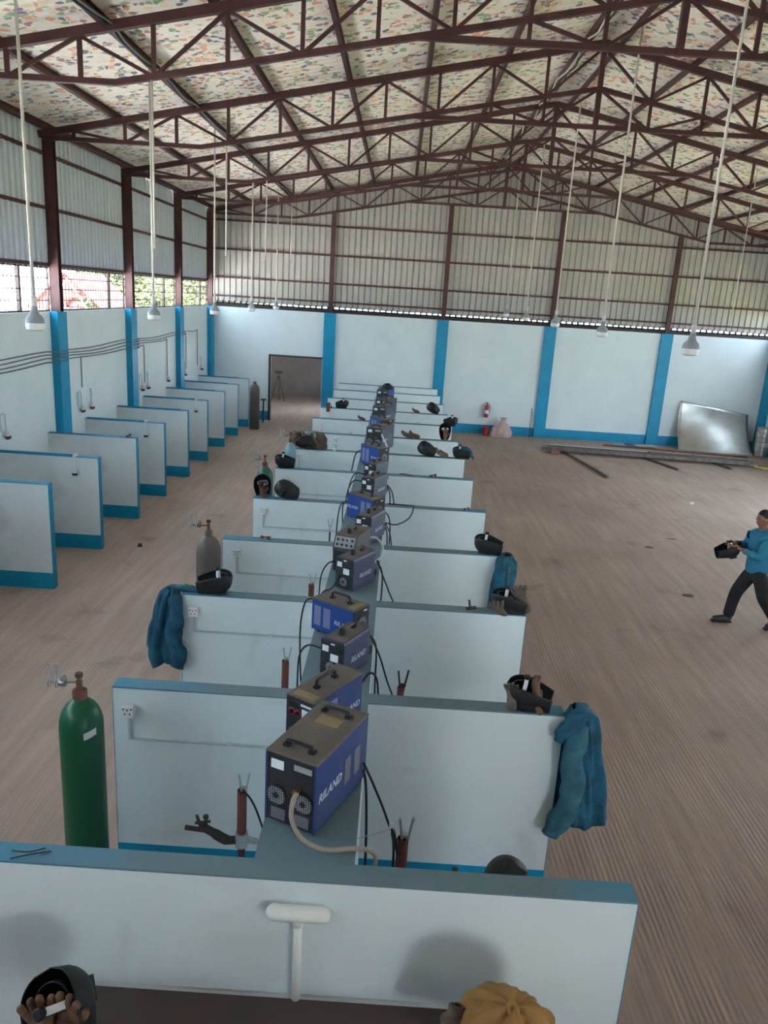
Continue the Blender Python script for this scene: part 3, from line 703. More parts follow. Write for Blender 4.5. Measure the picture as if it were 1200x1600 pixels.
        MB().box(-W/2 + .004, W/2 - .004, -L/2 + .075, L/2 - .01, H, H + .0015).obj('dusty_lid', MT['dust'], t)
        Mx = Matrix.Translation((0, -L/2 + .035, H - .065)) @ Matrix.Rotation(-math.atan2(.07, .13), 4, 'X')
        pn = MB().box(-W/2 + .015, W/2 - .015, -.006, .0, -.06, .06, Mx).obj('control_panel', MT['grey'], t)
        for i in range(4):
            for j in range(2):
                MB().lathe([(.013, 0), (.011, .014), (0, .015)], 12, Mx @ Matrix.Translation((-.08 + .053 * i, -.006, -.03 + .055 * j)) @ Matrix.Rotation(PI / 2, 4, 'X')).obj('knob', MT['dark'], pn, auto=True)
        MB().box(.02, .045, -.008, -.006, .012, .045, Mx).obj('display', MT['label'], pn)
        MB().box(-W/2 + .01, W/2 - .01, -L/2 + .012, -L/2 + .03, z0 + .01, H - .16).obj('front_panel', MT['panel'], t)
        MB().box(-.016, .016, -.085, .085, H + .042, H + .056).obj('grip', MT['dust'], t)
        for y in (-.085, .085): MB().bevbox(-.02, .02, y - .022, y + .022, H, H + .056, .006).obj('handle_foot', MT['dark'], t)
        for s in (-1, 1): side_text(t, s, W, .05, H * .45, .75)
    return t
WM = [('A', 'large blue welding machine at the front of the spine wall, with two carry handles', (-.31, 3.89), -24, .32, .62, .45, -.15),
      ('B', 'blue welding machine with red-ringed knobs, directly behind the large front machine', (-.335, 4.55), -32, .22, .54, .40, .14),
      ('C', 'slate-blue welding machine with a flat tan grip, third from the front', (-.257, 5.56), -28, .21, .45, .31, 0),
      ('B', 'bright blue welding machine turned sideways, fourth from the front', (-.36, 6.18), 55.7, .22, .46, .31, -.12),
      ('C', 'slate-blue welding machine, fifth from the front, beside a red-handled clamp', (-.285, 7.40), -30, .21, .46, .34, 0),
      ('D', 'charcoal welding machine with a sloping panel of eight knobs', (-.37, 7.90), -17, .25, .50, .41, 0),
      ('C', 'slate-blue welding machine just behind the charcoal one with the knob panel', (-.20, 8.98), -22, .21, .48, .34, 0),
      ('B', 'bright blue sideways welding machine, eighth from the front, lettering at its outer end', (-.30, 9.79), 47, .23, .48, .34, .13),
      ('C', 'slate-blue welding machine with two white labels, ninth from the front', (-.22, 10.98), -25, .21, .48, .34, 0),
      ('C', 'slate-blue welding machine tenth from the front, half hidden by the ninth', (-.225, 11.85), -26, .21, .46, .36, 0),
      ('B', 'bright blue sideways welding machine with pale vents, eleventh from the front', (-.30, 13.2), 42, .23, .50, .36, -.13),
      ('A', 'tall dark welding machine, twelfth from the front, with a pale strap', (-.25, 14.75), -20, .32, .66, .47, -.15),
      ('B', 'bright blue sideways welding machine, thirteenth from the front, showing mostly its lid', (-.27, 16.45), 38, .24, .52, .36, -.13),
      ('A', 'dark welding machine fourteenth from the front', (-.24, 17.85), -20, .32, .66, .45, -.15),
      ('A', 'dark welding machine fifteenth from the front, below the cable heap', (-.22, 19.25), -22, .32, .60, .43, -.15),
      ('A', 'last blue welding machine at the far end with a black cable heap on it', (-.28, 21.2), -14, .32, .66, .44, -.15)]
for a in WM:
    t = welder(a[0], a[1], a[2], a[3], a[4], a[5], a[6], a[7])
    if a[2][1] < 5:
        for c in t.children:
            if c.name.split('.')[0] in ('casing', 'side_flange'): c.data.materials[0] = MT['wdusty']
    if a[2][1] in (14.75, 17.85, 19.25):
        for c in t.children:
            if c.name.split('.')[0] in ('casing', 'side_flange'): c.data.materials[0] = MT['wslate']
def cable(name, label, pts, r, m='black', cat='cable', n=6, parent=None, group=None, seg=6):
    o = MB().tube(spline(pts, seg), r, n).obj(name, MT[m], parent, True)
    if parent is None: tag(o, label, cat, group)
    return o
# hose and leads of the front machine
cable('gas_hose', 'thick beige hose from the front machine drooping over the spine wall edge', [(-.392, 3.55, 1.872), (-.408, 3.51, 1.845), (-.405, 3.47, 1.76), (-.34, 3.44, 1.67), (-.22, 3.43, 1.625), (-.08, 3.45, 1.625), (0, 3.48, 1.60), (.05, 3.50, 1.54), (.035, 3.48, 1.42)], .0135, 'hose', 'hose', 8)
G = 'black welding leads hanging into the booths'
cable('welding_lead', 'black lead hanging straight down beside the front machine', [(-.05, 4.02, 1.72), (-.03, 4.04, 1.6), (-.01, 4.0, 1.3), (.0, 3.9, .9), (.02, 3.85, .5)], .0085, group=G)
cable('welding_lead', 'black lead running from the front machine down to the rusty tube holder', [(-.05, 4.03, 1.76), (.02, 4.04, 1.60), (.10, 4.02, 1.42), (.16, 3.98, 1.25), (.165, 3.95, 1.0)], .0085, group=G)
cable('welding_lead', 'black lead at the rust-red post, hanging on the pale partition', [(-.86, 4.36, 1.25), (-.82, 4.38, 1.24), (-.77, 4.42, 1.12), (-.72, 4.48, .9), (-.68, 4.5, .75)], .007, group=G)
cable('welding_lead', 'black lead behind the second machine, straight down its booth', [(-.10, 5.90, 1.75), (-.03, 5.92, 1.62), (-.02, 5.85, 1.3), (0, 5.75, .9), (.02, 5.7, .6)], .0085, group=G)
cable('welding_lead', 'black lead slanting from the third machine to the black electrode holder', [(-.10, 5.90, 1.76), (0, 5.92, 1.55), (.08, 5.95, 1.30), (.17, 6.1, 1.0), (.2, 6.3, .78)], .0085, group=G)
cable('welding_lead', 'short looping black lead behind the second machine', [(-.12, 5.20, 1.66), (-.06, 5.22, 1.74), (0.0, 5.23, 1.66), (.02, 5.23, 1.3), (.02, 5.23, .9)], .009, group=G)
cable('welding_lead', 'long black lead looping left of the fourth machine down the white partition', [(-.60, 6.36, 1.84), (-.68, 6.32, 1.82), (-.71, 6.25, 1.6), (-.69, 6.2, 1.2), (-.66, 6.2, .9)], .008, group=G)
cable('welding_lead', 'black lead curving from the third machine over the spine wall edge', [(-.45, 5.42, 1.82), (-.56, 5.5, 1.80), (-.63, 5.55, 1.68), (-.645, 5.6, 1.4), (-.64, 5.6, 1.0)], .008, group=G)
cable('welding_lead', 'black lead slanting from the fifth machine into its booth', [(-.08, 7.72, 1.76), (0, 7.74, 1.55), (.10, 7.8, 1.30), (.22, 8.0, 1.0), (.24, 8.1, .8)], .009, group=G)
cable('welding_lead', 'black lead straight down behind the fifth machine', [(-.09, 7.72, 1.76), (-.02, 7.72, 1.6), (-.02, 7.68, 1.2), (0, 7.6, .8)], .009, group=G)
cable('welding_lead', 'black leads gathered at the front of the fifth machine', [(-.43, 7.26, 1.80), (-.47, 7.2, 1.70), (-.52, 7.15, 1.63), (-.60, 7.1, 1.60), (-.65, 7.1, 1.40), (-.66, 7.1, 1.0)], .009, group=G)
cable('welding_lead', 'black lead draped by the charcoal machine, with the red handle', [(-.52, 7.68, 1.74), (-.60, 7.6, 1.73), (-.66, 7.55, 1.6), (-.67, 7.5, 1.3)], .008, group=G)
cable('welding_lead', 'wide black loop hanging from the seventh machine over the partition cap', [(-.03, 9.22, 1.74), (.12, 9.25, 1.72), (.28, 9.6, 1.72), (.34, 10.1, 1.74), (.30, 10.56, 1.625), (.1, 10.6, 1.62), (-.02, 10.6, 1.62)], .010, group=G)
cable('welding_lead', 'black lead straight down behind the seventh machine', [(-.08, 9.25, 1.78), (0, 9.25, 1.6), (.01, 9.2, 1.2), (.02, 9.2, .8)], .009, group=G)
cable('welding_lead', 'black lead slightly bowed behind the seventh machine', [(-.07, 9.25, 1.78), (.03, 9.3, 1.6), (.08, 9.3, 1.3), (.08, 9.3, .9)], .009, group=G)
for i, (x, y) in enumerate(((-.60, 9.95), (-.57, 10.0))):
    cable('welding_lead', ('outer', 'inner')[i] + ' of two black leads hanging left of the eighth machine', [(-.50 + .03 * i, y, 1.78), (x - .04, y, 1.74), (x - .08 + .05 * i, y - .05, 1.4), (x - .06 + .05 * i, y - .1, 1.0)], .009, group=G)
for i in range(2):
    cable('welding_lead', ('straight', 'bowed')[i] + ' black lead behind the ninth machine', [(-.09, 11.25, 1.78), (.0 + .04 * i, 11.28, 1.62), (.02 + .07 * i, 11.28, 1.3), (.02 + .05 * i, 11.2, 1.0)], .010, group=G)
    cable('welding_lead', ('upper', 'lower')[i] + ' black lead curving down left of the tenth machine', [(-.40, 11.6 - .5 * i, 1.80), (-.55, 11.6 - .5 * i, 1.80), (-.63, 11.5 - .5 * i, 1.6), (-.63, 11.4 - .5 * i, 1.3)], .010, group=G)
cable('welding_lead', 'thick black lead at the rear of the eleventh machine', [(-.54, 13.5, 1.80), (-.64, 13.5, 1.74), (-.69, 13.4, 1.5), (-.72, 13.3, 1.2)], .013, group=G)
cable('welding_lead', 'black lead at the rear of the eighth machine, over the spine wall', [(-.12, 9.62, 1.78), (-.02, 9.66, 1.74), (.03, 9.7, 1.60), (.04, 9.7, 1.3)], .009, group=G)
cable('gas_hose', 'white hose looping behind the charcoal machine with the knob panel', [(-.25, 8.16, 1.86), (-.12, 8.2, 1.86), (-.04, 8.1, 1.80), (-.05, 7.95, 1.72), (-.16, 7.86, 1.66), (-.2, 7.95, 1.63)], .013, 'lgrey', 'hose', 8)
cable('machine_strap', 'pale strap slanting across the face of the twelfth machine', [(-.22, 14.37, 1.96), (-.16, 14.33, 1.86), (-.10, 14.30, 1.74), (-.06, 14.32, 1.62)], .014, 'lgrey', 'strap')
# heap of cable on the far machine
pts = []
for i in range(46):
    a = i * .9; pts.append((-.24 + math.cos(a) * (.14 - .001 * i) + .02 * math.sin(i), 21.1 + math.sin(a) * .2, PH + .475 + .0022 * i + .006 * math.sin(i * 2.1)))
cable('cable_heap', 'tangled heap of black cable on top of the last machine', pts, .016, 'black', 'cable', 6, seg=4)

# ================================================================= WELDING HELMETS, GLOVES
def helmet_meshes():
    d = {}
    def shell(u, v):
        s = min(1, v / .36); dome = math.sqrt(max(0, 1 - (1 - s) ** 2))
        k = max(0, (v - .5) / .5)
        a = .122 * dome * (1 - .38 * k ** 1.4); b = .155 * dome * (1 - .12 * k)
        ang = (u - .5) * 2 * math.radians(104 - 14 * k)
        x = a * math.sin(ang); y = b * math.cos(ang)
        x = math.copysign(abs(x) ** .93 * .122 ** .07, x)
        return (x, y + .005 * (1 - dome), .15 - .34 * v)
    d['shell'] = MB().grid(shell, 30, 24).mesh('shell', MT['helmet'], True)
    d['frame'] = MB().box(-.062, .062, .142, .163, -.02, .075).mesh('visor_frame', MT['dark'])
    d['lens'] = MB().box(-.05, .05, .160, .166, .0, .06).mesh('lens', MT['lens'])
    def band(u, v):
        a = u * 2 * PI; return (.078 * math.sin(a), .015 + .088 * math.cos(a), .02 + (v - .5) * .028)
    d['band'] = MB().grid(band, 20, 1, True).mesh('headband', MT['lgrey'], True)
    def strap(u, v):
        a = (u - .5) * PI; return (.078 * math.sin(a), -.005 + (v - .5) * .026, .02 + .085 * math.cos(a))
    d['strap'] = MB().grid(strap, 12, 1).mesh('top_strap', MT['dark'], True)
    d['knob'] = MB().lathe([(.02, 0), (.024, .008), (.024, .026), (.018, .03)], 12, Matrix.Translation((0, -.072, .02)) @ Matrix.Rotation(PI / 2, 4, 'X')).mesh('ratchet_knob', MT['dark'])
    d['pivot'] = MB().lathe([(.02, 0), (.02, .012), (.012, .02)], 12, Matrix.Translation((.108, -.01, .03)) @ Matrix.Rotation(PI / 2, 4, 'Y')).lathe([(.02, 0), (.02, .012), (.012, .02)], 12, Matrix.Translation((-.108, -.01, .03)) @ Matrix.Rotation(-PI / 2, 4, 'Y')).mesh('pivot', MT['dark'])
    return d
HM = helmet_meshes()
def helmet(label, xy, face, upd, z=PH, sc=1.0, name='welding_helmet', group='welding helmets left on the booths', sink=.004):
    t = thing(name, label, 'welding helmet', (xy[0], xy[1], z or 0), basis(face, upd).to_euler(), group)
    o = put('shell', HM['shell'], t); solid(o, .004, 1)
    fr = put('visor_frame', HM['frame'], t); put('lens', HM['lens'], fr)
    b = put('headband', HM['band'], t); solid(b, .004, 1); put('ratchet_knob', HM['knob'], b)
    s = put('top_strap', HM['strap'], t); solid(s, .003, 1)
    t.scale = (sc,) * 3
    if z is not None:
        rest(t, z, sink)
    return t
def down(a): return (0.12 * math.cos(a), .12 * math.sin(a), -1), (math.cos(a), math.sin(a), .25)
D = math.radians
HEL = [('black helmet face-down with dark brown leather inside, on the second partition near the hanging jacket', (1.10, 5.10), *down(D(165))),
       ('black helmet with white headgear on the third partition, next to the teal jacket', (-1.61, 6.93), *down(D(8))),
       ('black helmet at the outer end of the third partition, a khaki glove over it', (1.20, 6.92), *down(D(170))),
       ('black helmet with white headgear at the outer end of the fourth partition', (1.19, 8.69), *down(D(172))),
       ('black helmet open towards the camera in front of the teal-green cylinder', (-1.81, 10.62), (0, 1, .1), (0, -.25, 1)),
       ('black helmet tipped over beside the socket above the fifth partition', (-1.49, 10.60), (.25, -.85, -.3), (-.85, -.25, .40)),
       ('black helmet lying with white lining up, outer end of the sixth partition', (-1.80, 12.60), *down(D(185))),
       ('black helmet resting against a khaki jacket on the seventh partition', (-1.62, 14.28), (.2, -.6, -.75), (.5, .6, .3)),
       ('black helmet with a clear visor slot on the seventh partition, between two leather gloves', (.62, 14.37), (.15, -.95, -.15), (-.85, -.1, .42)),
       ('black helmet on a folded blue jacket at the end of the seventh partition', (1.29, 14.33), *down(D(175))),
       ('black helmet open towards the camera with brown leather inside, eighth partition', (1.09, 16.19), (0, .9, -.35), (0, .3, .95)),
       ('black helmet tipped sideways on the ninth partition end', (1.36, 18.20), *down(D(0))),
       ('black helmet facing the camera on the tenth partition, visor slot showing', (.97, 20.04), (.1, -1, -.1), (-.8, -.1, .5)),
       ('black helmet with raised knob on the tenth partition, behind the sockets', (-1.36, 20.04), *down(D(10)))]
for (lb, xy, f_, u_) in HEL:
    h_ = helmet(lb, xy, f_, u_)
# gloves: a soft gauntlet with five fingers
def glove_mesh(mt, seed, curl=.6):
    r = random.Random(seed)
    V = [(0, -.11, .02), (0, -.06, .022), (0, 0, .025), (0, .05, .028)]; E = [(0, 1), (1, 2), (2, 3)]; Rr = [(.052, .022), (.045, .024), (.043, .024), (.046, .022)]
    for i, (x, L) in enumerate(((-.036, .062), (-.012, .078), (.012, .074), (.036, .056))):
        p = Vector((x, .055, .028)); b = 3; c = curl * r.uniform(.6, 1.3)
        for j in range(3):
            p = p + Vector((x * .15, L / 3 * math.cos(c * j * .5), .012 * math.sin(c * (j + 1)) * (1 if i % 2 else 1.4)))
            V.append(tuple(p)); E.append((b, len(V) - 1)); Rr.append((.0155, .0145)); b = len(V) - 1
    V += [(.058, .0, .026), (.078, .028, .032), (.082, .055, .036)]; n = len(V); E += [(2, n - 3), (n - 3, n - 2), (n - 2, n - 1)]; Rr += [(.019, .018)] * 3
    return skin_mesh('glove', V, E, Rr, MT[mt], 1)
GM = {'glove': glove_mesh('glove', 1), 'khaki': glove_mesh('khaki', 2)}
def glove(label, loc, rot, m='glove', sc=1.0, z=PH):
    o = tag(put('leather_glove', GM[m], None, (loc[0], loc[1], z), tuple(D(a) for a in rot)), label, 'glove', 'leather gloves in the booths')
    o.scale = (sc,) * 3
    if len(loc) > 2: o.location.z = loc[2]
    else:
        o.scale.z *= 1.9; rest(o, z, .004); o.location.z = z + .0 - min((o.rotation_euler.to_matrix() @ Vector((v.co.x * o.scale.x, v.co.y * o.scale.y, v.co.z * o.scale.z))).z for v in o.data.vertices) - .003
    return o
glove('dark leather glove stuffed into the helmet above the hanging teal jacket', (1.14, 5.07, 1.70), (60, 30, 60), 'glove', 1.25)
glove('cream-lined leather glove sticking out of the helmet above the hanging jacket', (.99, 5.06, 1.70), (70, -10, -20), 'khaki', .9)
glove('khaki glove hanging over the helmet at the third partition end', (1.33, 6.86, 1.72), (70, 20, 160), 'khaki', 1.35)
glove('dark khaki glove under the helmet at the third partition end', (1.12, 6.82, 1.62), (40, 10, 150), 'khaki', 1.2)
glove('brown glove lying on the seventh partition next to the visor-slot helmet', (.93, 14.33), (10, 0, 80), 'khaki', 1.2)
glove('brown glove beside the black one on the eighth partition', (.30, 16.19), (5, 0, 100), 'khaki', 1.15)
glove('dark glove at the inner side of the pair on the eighth partition', (.45, 16.2), (5, 20, 70), 'glove', 1.1)
glove('brown leather glove inside the camera-facing helmet on the eighth partition', (1.09, 16.15, 1.72), (80, 0, 20), 'glove', 1.0)
glove('brown glove hanging over the outer end of the tenth partition', (-1.74, 19.98, 1.60), (75, 0, 10), 'glove', 1.1)
glove('brown glove resting in the helmet by the teal-green cylinder', (-1.81, 10.56, 1.70), (70, 0, 30), 'glove', 1.0)
glove('small dark glove on the ninth partition close to the machines', (-.77, 18.17), (5, 0, 80), 'glove', .85).data.materials[0]
glove('brown glove tucked into the helmet on the khaki jacket', (-1.50, 14.25, 1.78), (60, 30, 120), 'glove', 1.1)
glove('short dark cord-like glove on the tenth partition beside the machines', (.55, 20.0), (5, 0, 80), 'glove', .9)

# ================================================================= JACKETS
def drape(name, m, parent, prof, folds=5, amp=.18, seed=0, nv=30, nu=72):
    """hanging cloth: prof = list of (z, cx, cy, halfwidth, halfdepth) from top to bottom"""
    r = random.Random(seed); ph = [r.uniform(0, 6.28) for _ in range(4)]
    def fn(u, v):
        s = v * (len(prof) - 1); i = min(int(s), len(prof) - 2); t = s - i
        z, cx, cy, a, b = [prof[i][q] * (1 - t) + prof[i + 1][q] * t for q in range(5)]
        ang = u * 2 * PI
        k = 1 + amp * 1.2 * v ** .5 * math.sin(folds * ang + ph[0] + 1.5 * v) + amp * .6 * math.sin((folds * 2 + 1) * ang + ph[1] + 4 * v) + amp * .35 * math.sin((folds * 3 + 2) * ang - 11 * v + ph[2])
        zz = z + (.03 * math.sin(3 * ang + ph[2]) * v if v > .6 else 0)
        return (cx + a * k * math.cos(ang), cy + b * k * math.sin(ang) + .012 * math.sin(9 * v + ph[3]), zz)
    o = MB().grid(fn, nu, nv, True).obj(name, MT[m], parent, True)
    return solid(o, .005, 1)
def limb(name, m, parent, pts, r, seed=1):
    """flattened, wrinkled cloth tube along a path"""
    P = spline(pts, 9); n = len(P) - 1; rn = random.Random(seed); ph = [rn.uniform(0, 6.28) for _ in range(4)]
    def fn(u, v):
        k = v * n; i = min(int(k), n - 1); p = P[i].lerp(P[i + 1], k - i); tg = (P[i + 1] - P[i]).normalized()
        sx = Vector((1, 0, 0)); sx = (sx - tg * sx.dot(tg)).normalized(); sy = tg.cross(sx)
        q = v * (len(r) - 1); jj = min(int(q), len(r) - 2); rad = r[jj] + (r[jj + 1] - r[jj]) * (q - jj)
        if v < .001: rad *= .55
        a = u * 2 * PI
        w_ = 1 + .13 * math.sin(2 * a + 17 * v + ph[0]) + .10 * math.sin(a * 3 - 26 * v + ph[1]) + .06 * math.sin(5 * a + 9 * v + ph[2])
        return p + sx * (rad * 1.15 * w_ * math.cos(a)) + sy * (rad * .62 * w_ * math.sin(a))
    o = MB().grid(fn, 24, 34, True).obj(name, MT[m], parent, True)
    return solid(o, .004, 1)
# jacket 1: over the outer end of the second partition
j = thing('work_jacket', 'teal cotton work jacket hanging off the outer end of the second partition', 'jacket', (1.50, 5.09, .62), group='work jackets on the partitions')
drape('jacket_body', 'denim', j, [(1.03, -.02, -.01, .05, .07), (.98, .0, -.02, .11, .10), (.80, .03, -.02, .13, .10), (.55, .06, -.02, .15, .10), (.30, .09, -.02, .165, .10), (.08, .11, -.02, .175, .10)], 4, .16, 3)
limb('sleeve', 'denim2', j, [(-.02, -.10, .95), (-.05, -.15, .70), (-.02, -.17, .45), (-.06, -.16, .22), (-.13, -.13, .02)], [.055, .07, .065, .075, .06], 2)
limb('collar', 'denim', j, [(-.16, -.12, .80), (-.12, -.13, .90), (-.03, -.10, 1.0), (.02, .02, 1.03)], [.03, .05, .05, .03], 5)
# jacket 2: over the outer end of the third partition, the camera-left side
j = thing('work_jacket', 'blue-green work jacket over the outer end of the third partition beside a socket', 'jacket', (-2.04, 6.92, .80), group='work jackets on the partitions')
drape('jacket_body', 'denim', j, [(.84, .0, 0, .04, .07), (.80, -.01, -.02, .09, .10), (.62, -.04, -.02, .12, .10), (.40, -.07, -.02, .15, .10), (.18, -.08, -.02, .16, .10), (.04, -.06, -.02, .13, .09)], 4, .2, 11)
limb('sleeve', 'denim', j, [(.06, -.10, .80), (.07, -.13, .55), (.05, -.14, .35), (.10, -.13, .18), (.07, -.12, .05)], [.05, .06, .06, .06, .05], 7)
limb('collar', 'denim2', j, [(-.03, .02, .83), (.10, .0, .835), (.25, .0, .825), (.34, .0, .82)], [.03, .03, .03, .02], 8)
# jacket 3: teal cloth from the fourth partition end down to the third
j = thing('work_jacket', 'faded teal work jacket hanging from the fourth partition end', 'jacket', (1.46, 8.60, .75), group='work jackets on the partitions')
drape('jacket_body', 'denim2', j, [(.88, -.03, 0, .06, .08), (.82, -.04, -.02, .11, .10), (.55, -.05, -.04, .12, .10), (.25, -.08, -.05, .12, .10), (.05, -.09, -.05, .11, .09)], 4, .18, 17)
limb('sleeve', 'denim', j, [(-.10, -.12, .80), (-.13, -.14, .55), (-.12, -.14, .3), (-.11, -.14, .05)], [.05, .055, .06, .05], 9)
# jacket 4: khaki, bundled on the seventh partition
j = thing('work_jacket', 'khaki-grey jacket heaped on the outer end of the seventh partition', 'jacket', (-1.55, 14.36, PH), group='work jackets on the partitions')
drape('jacket_body', 'khaki', j, [(.33, .0, .06, .06, .03), (.31, .0, .06, .22, .06), (.20, .02, .06, .26, .07), (.08, .02, .05, .27, .08), (.0, .02, .04, .26, .08)], 5, .10, 23)
limb('sleeve', 'khaki', j, [(-.28, .05, .30), (-.30, .0, .18), (-.26, -.04, .05)], [.05, .06, .04], 3)
limb('sleeve', 'sky', j, [(-.10, .03, .30), (.0, -.03, .30), (.08, -.04, .22)], [.04, .05, .03], 4)
# jacket 5: dark blue folded on the seventh partition's other end
j = thing('work_jacket', 'dark blue jacket folded over the end of the seventh partition under a helmet', 'jacket', (1.33, 14.36, 1.25), group='work jackets on the partitions')
drape('jacket_body', 'denim', j, [(.55, .0, .12, .10, .04), (.50, .0, .12, .17, .07), (.38, .03, .10, .19, .10), (.36, .08, .10, .16, .10)], 4, .10, 29)
limb('sleeve', 'denim', j, [(-.12, .0, .37), (-.08, .04, .48), (.02, .09, .52)], [.04, .05, .05], 3)

# ================================================================= GAS CYLINDERS
def cylinder(label, loc, m, h=1.50, r=.135, reg=True, cap=False, facing=-1, patch=False):
    t = thing('gas_cylinder', label, 'gas cylinder', (loc[0], loc[1], 0), group='gas cylinders in the booths')
    s = h - .22
    prof = [(r * .93, 0), (r, .025), (r, s - .10)] + [(r * math.cos(a * PI / 2 / 7) * (1 if a < 6 else 1) if a < 6 else r * .30, s - .10 + (.20 if m != 'x' else 0) * math.sin(a * PI / 2 / 7)) for a in range(1, 7)] + [(r * .28, s + .12), (r * .26, s + .14)]
    MB().lathe(prof, 28).obj('body', MT[m], t, auto=True)
    MB().lathe([(r * .33, s + .10), (r * .33, s + .155), (r * .24, s + .165)], 16).obj('neck_ring', MT['rust' if m != 'brown' else 'brown'], t, auto=True)
    if cap:
        MB().lathe([(.035, s + .16), (.045, s + .18), (.045, s + .27), (.03, s + .30)], 14).obj('valve_cap', MT['lgrey'], t, auto=True); return t
    v = MB().lathe([(.02, s + .16), (.02, s + .20), (.014, s + .20), (.014, s + .25)], 12).box(-.016, .016, -.016, .016, s + .195, s + .225).obj('valve', MT['brass'], t)
    MB().lathe([(.024, s + .25), (.026, s + .26), (.026, s + .275), (.018, s + .28)], 10).obj('hand_wheel', MT['iron'], v)
    if patch: MB().grid(lambda u, w_: (r * 1.004 * math.cos(-1.1 + .6 * u), r * 1.004 * math.sin(-1.1 + .6 * u), s - .14 + .05 * w_ + .02 * u), 6, 1).obj('stamp_label', MT['lgrey'], t)
    if reg:
        z = s + .215; f = facing
        rg = MB().tube([(0, 0, z), (f * .08, -.02, z)], .009, 8).lathe([(.025, 0), (.03, .02), (.02, .045)], 12, Matrix.Translation((f * .08, -.02, z)) @ Matrix.Rotation(f * PI / 2, 4, 'Y')).tube([(f * .10, -.02, z), (f * .19, -.03, z)], .008, 8).obj('regulator', MT['brass' if m == 'brown' else 'darkmetal'], t, auto=True)
        MB().lathe([(.021, 0), (.021, .016), (.018, .018)], 14, Matrix.Translation((f * .085, -.035, z + .045)) @ Matrix.Rotation(PI / 2, 4, 'X')).obj('gauge', MT['darkmetal'], rg, auto=True)
        for q in (.135, .185):
            MB().lathe([(.013, z - .03), (.013, z + .01), (.010, z + .01)], 10, Matrix.Translation((f * q, -.03, 0))).obj('flow_meter_base', MT['chrome'], rg)
            MB().lathe([(.010, z + .01), (.010, z + .115), (.006, z + .125)], 10, Matrix.Translation((f * q, -.03, 0))).obj('flow_tube', MT['glass'], rg, auto=True)
    return t
cylinder('bright green gas cylinder standing at the near left end of the second partition'.replace('near left', 'outer'), (-1.945, 4.5), 'green', 1.92, .142, patch=True)
cylinder('brown gas cylinder with a brass regulator behind the black helmet', (-2.0, 8.22), 'brown', 1.88, .14)
cylinder('teal-green gas cylinder behind the camera-open helmet', (-2.03, 12.1), 'teal', 1.84, .135)
cylinder('pale blue and rusty gas cylinder partly hidden by the khaki jacket', (-1.86, 13.85), 'sky', 1.92, .11)
cylinder('tall grey-brown gas cylinder with a cap beside the far doorway', (-4.60, 25.15), 'brown', 1.62, .165, cap=True)
st = thing('iron_stand', 'small dark iron stand between the grey-brown cylinder and the doorway', 'stand', (-4.55, 26.55, 0))
MB().box(-.09, .09, -.08, .08, .78, .82).obj('plate', MT['iron'], st); MB().box(-.025, .025, -.025, .025, .0, .78).obj('post', MT['iron'], st)

# ================================================================= SOCKETS AND CONDUITS ON THE PARTITIONS
def socket(label, x, y, z, x1, drop, k):
    t = thing('socket_outlet', label, 'socket', (x, y - .004, z), group='wall sockets on the partitions')
    MB().bevbox(-.045, .045, -.045, 0, -.045, .045, .006).obj('back_box', MT['lgrey'], t)
    fp = MB().bevbox(-.043, .043, -.05, -.045, -.043, .043, .002).obj('face_plate', MT['whitep'], t)
    for (dx, dz) in ((0, .018), (-.018, -.012), (.018, -.012), (-.028, .026), (.028, .026)):
        MB().box(dx - .005, dx + .005, -.0515, -.05, dz - .006, dz + .006).obj('pin_hole', MT['dark'], fp)
    c = MB().box(-.01, .01, -.016, 0, -drop, -.045).obj('conduit', MT['cond'], t)
    MB().box(-.01, x1 - x, -.016, 0, -drop - .016, -drop).obj('conduit', MT['cond'], t)
    MB().box((x1 - x) * .6, (x1 - x) * .6 + .03, -.02, 0, -drop - .02, -drop + .012).obj('clip', MT['lgrey'], t)
for k, (x, z, dr_) in {1: (-1.81, 1.42, .23), 2: (-1.81, 1.43, .20), 3: (-1.76, 1.44, .25), 4: (-1.78, 1.42, .23), 5: (-1.76, 1.42, .23), 6: (-1.76, 1.44, .22), 7: (-1.72, 1.45, .2), 8: (-1.70, 1.44, .2), 9: (-1.66, 1.43, .2), 10: (-1.6, 1.45, .2), 11: (-1.62, 1.45, .2)}.items():
    socket('white socket with grey conduit on the %s central partition, facing the camera' % ORD[k], x, CY[k], z, SX0 - .02, dr_, k)
# white tee of plastic pipe on the front partition
t = thing('pipe_tee', 'white plastic pipe tee on the face of the front partition', 'pipe', (-.325, 3.226, .88))
MB().tube(spline([(-.13, -.02, .54), (-.11, -.03, .545), (0, -.03, .545), (.11, -.03, .545), (.13, -.02, .54)], 4), [.03] + [.042] * 15 + [.03], 14).obj('trough', MT['whitep'], t, True)
MB().tube([(0, -.025, 0), (0, -.025, .52)], .023, 14).obj('down_pipe', MT['whitep'], t, True)
MB().tube([(0, -.025, .47), (0, -.025, .52)], .029, 14).obj('coupling', MT['whitep'], t, True)

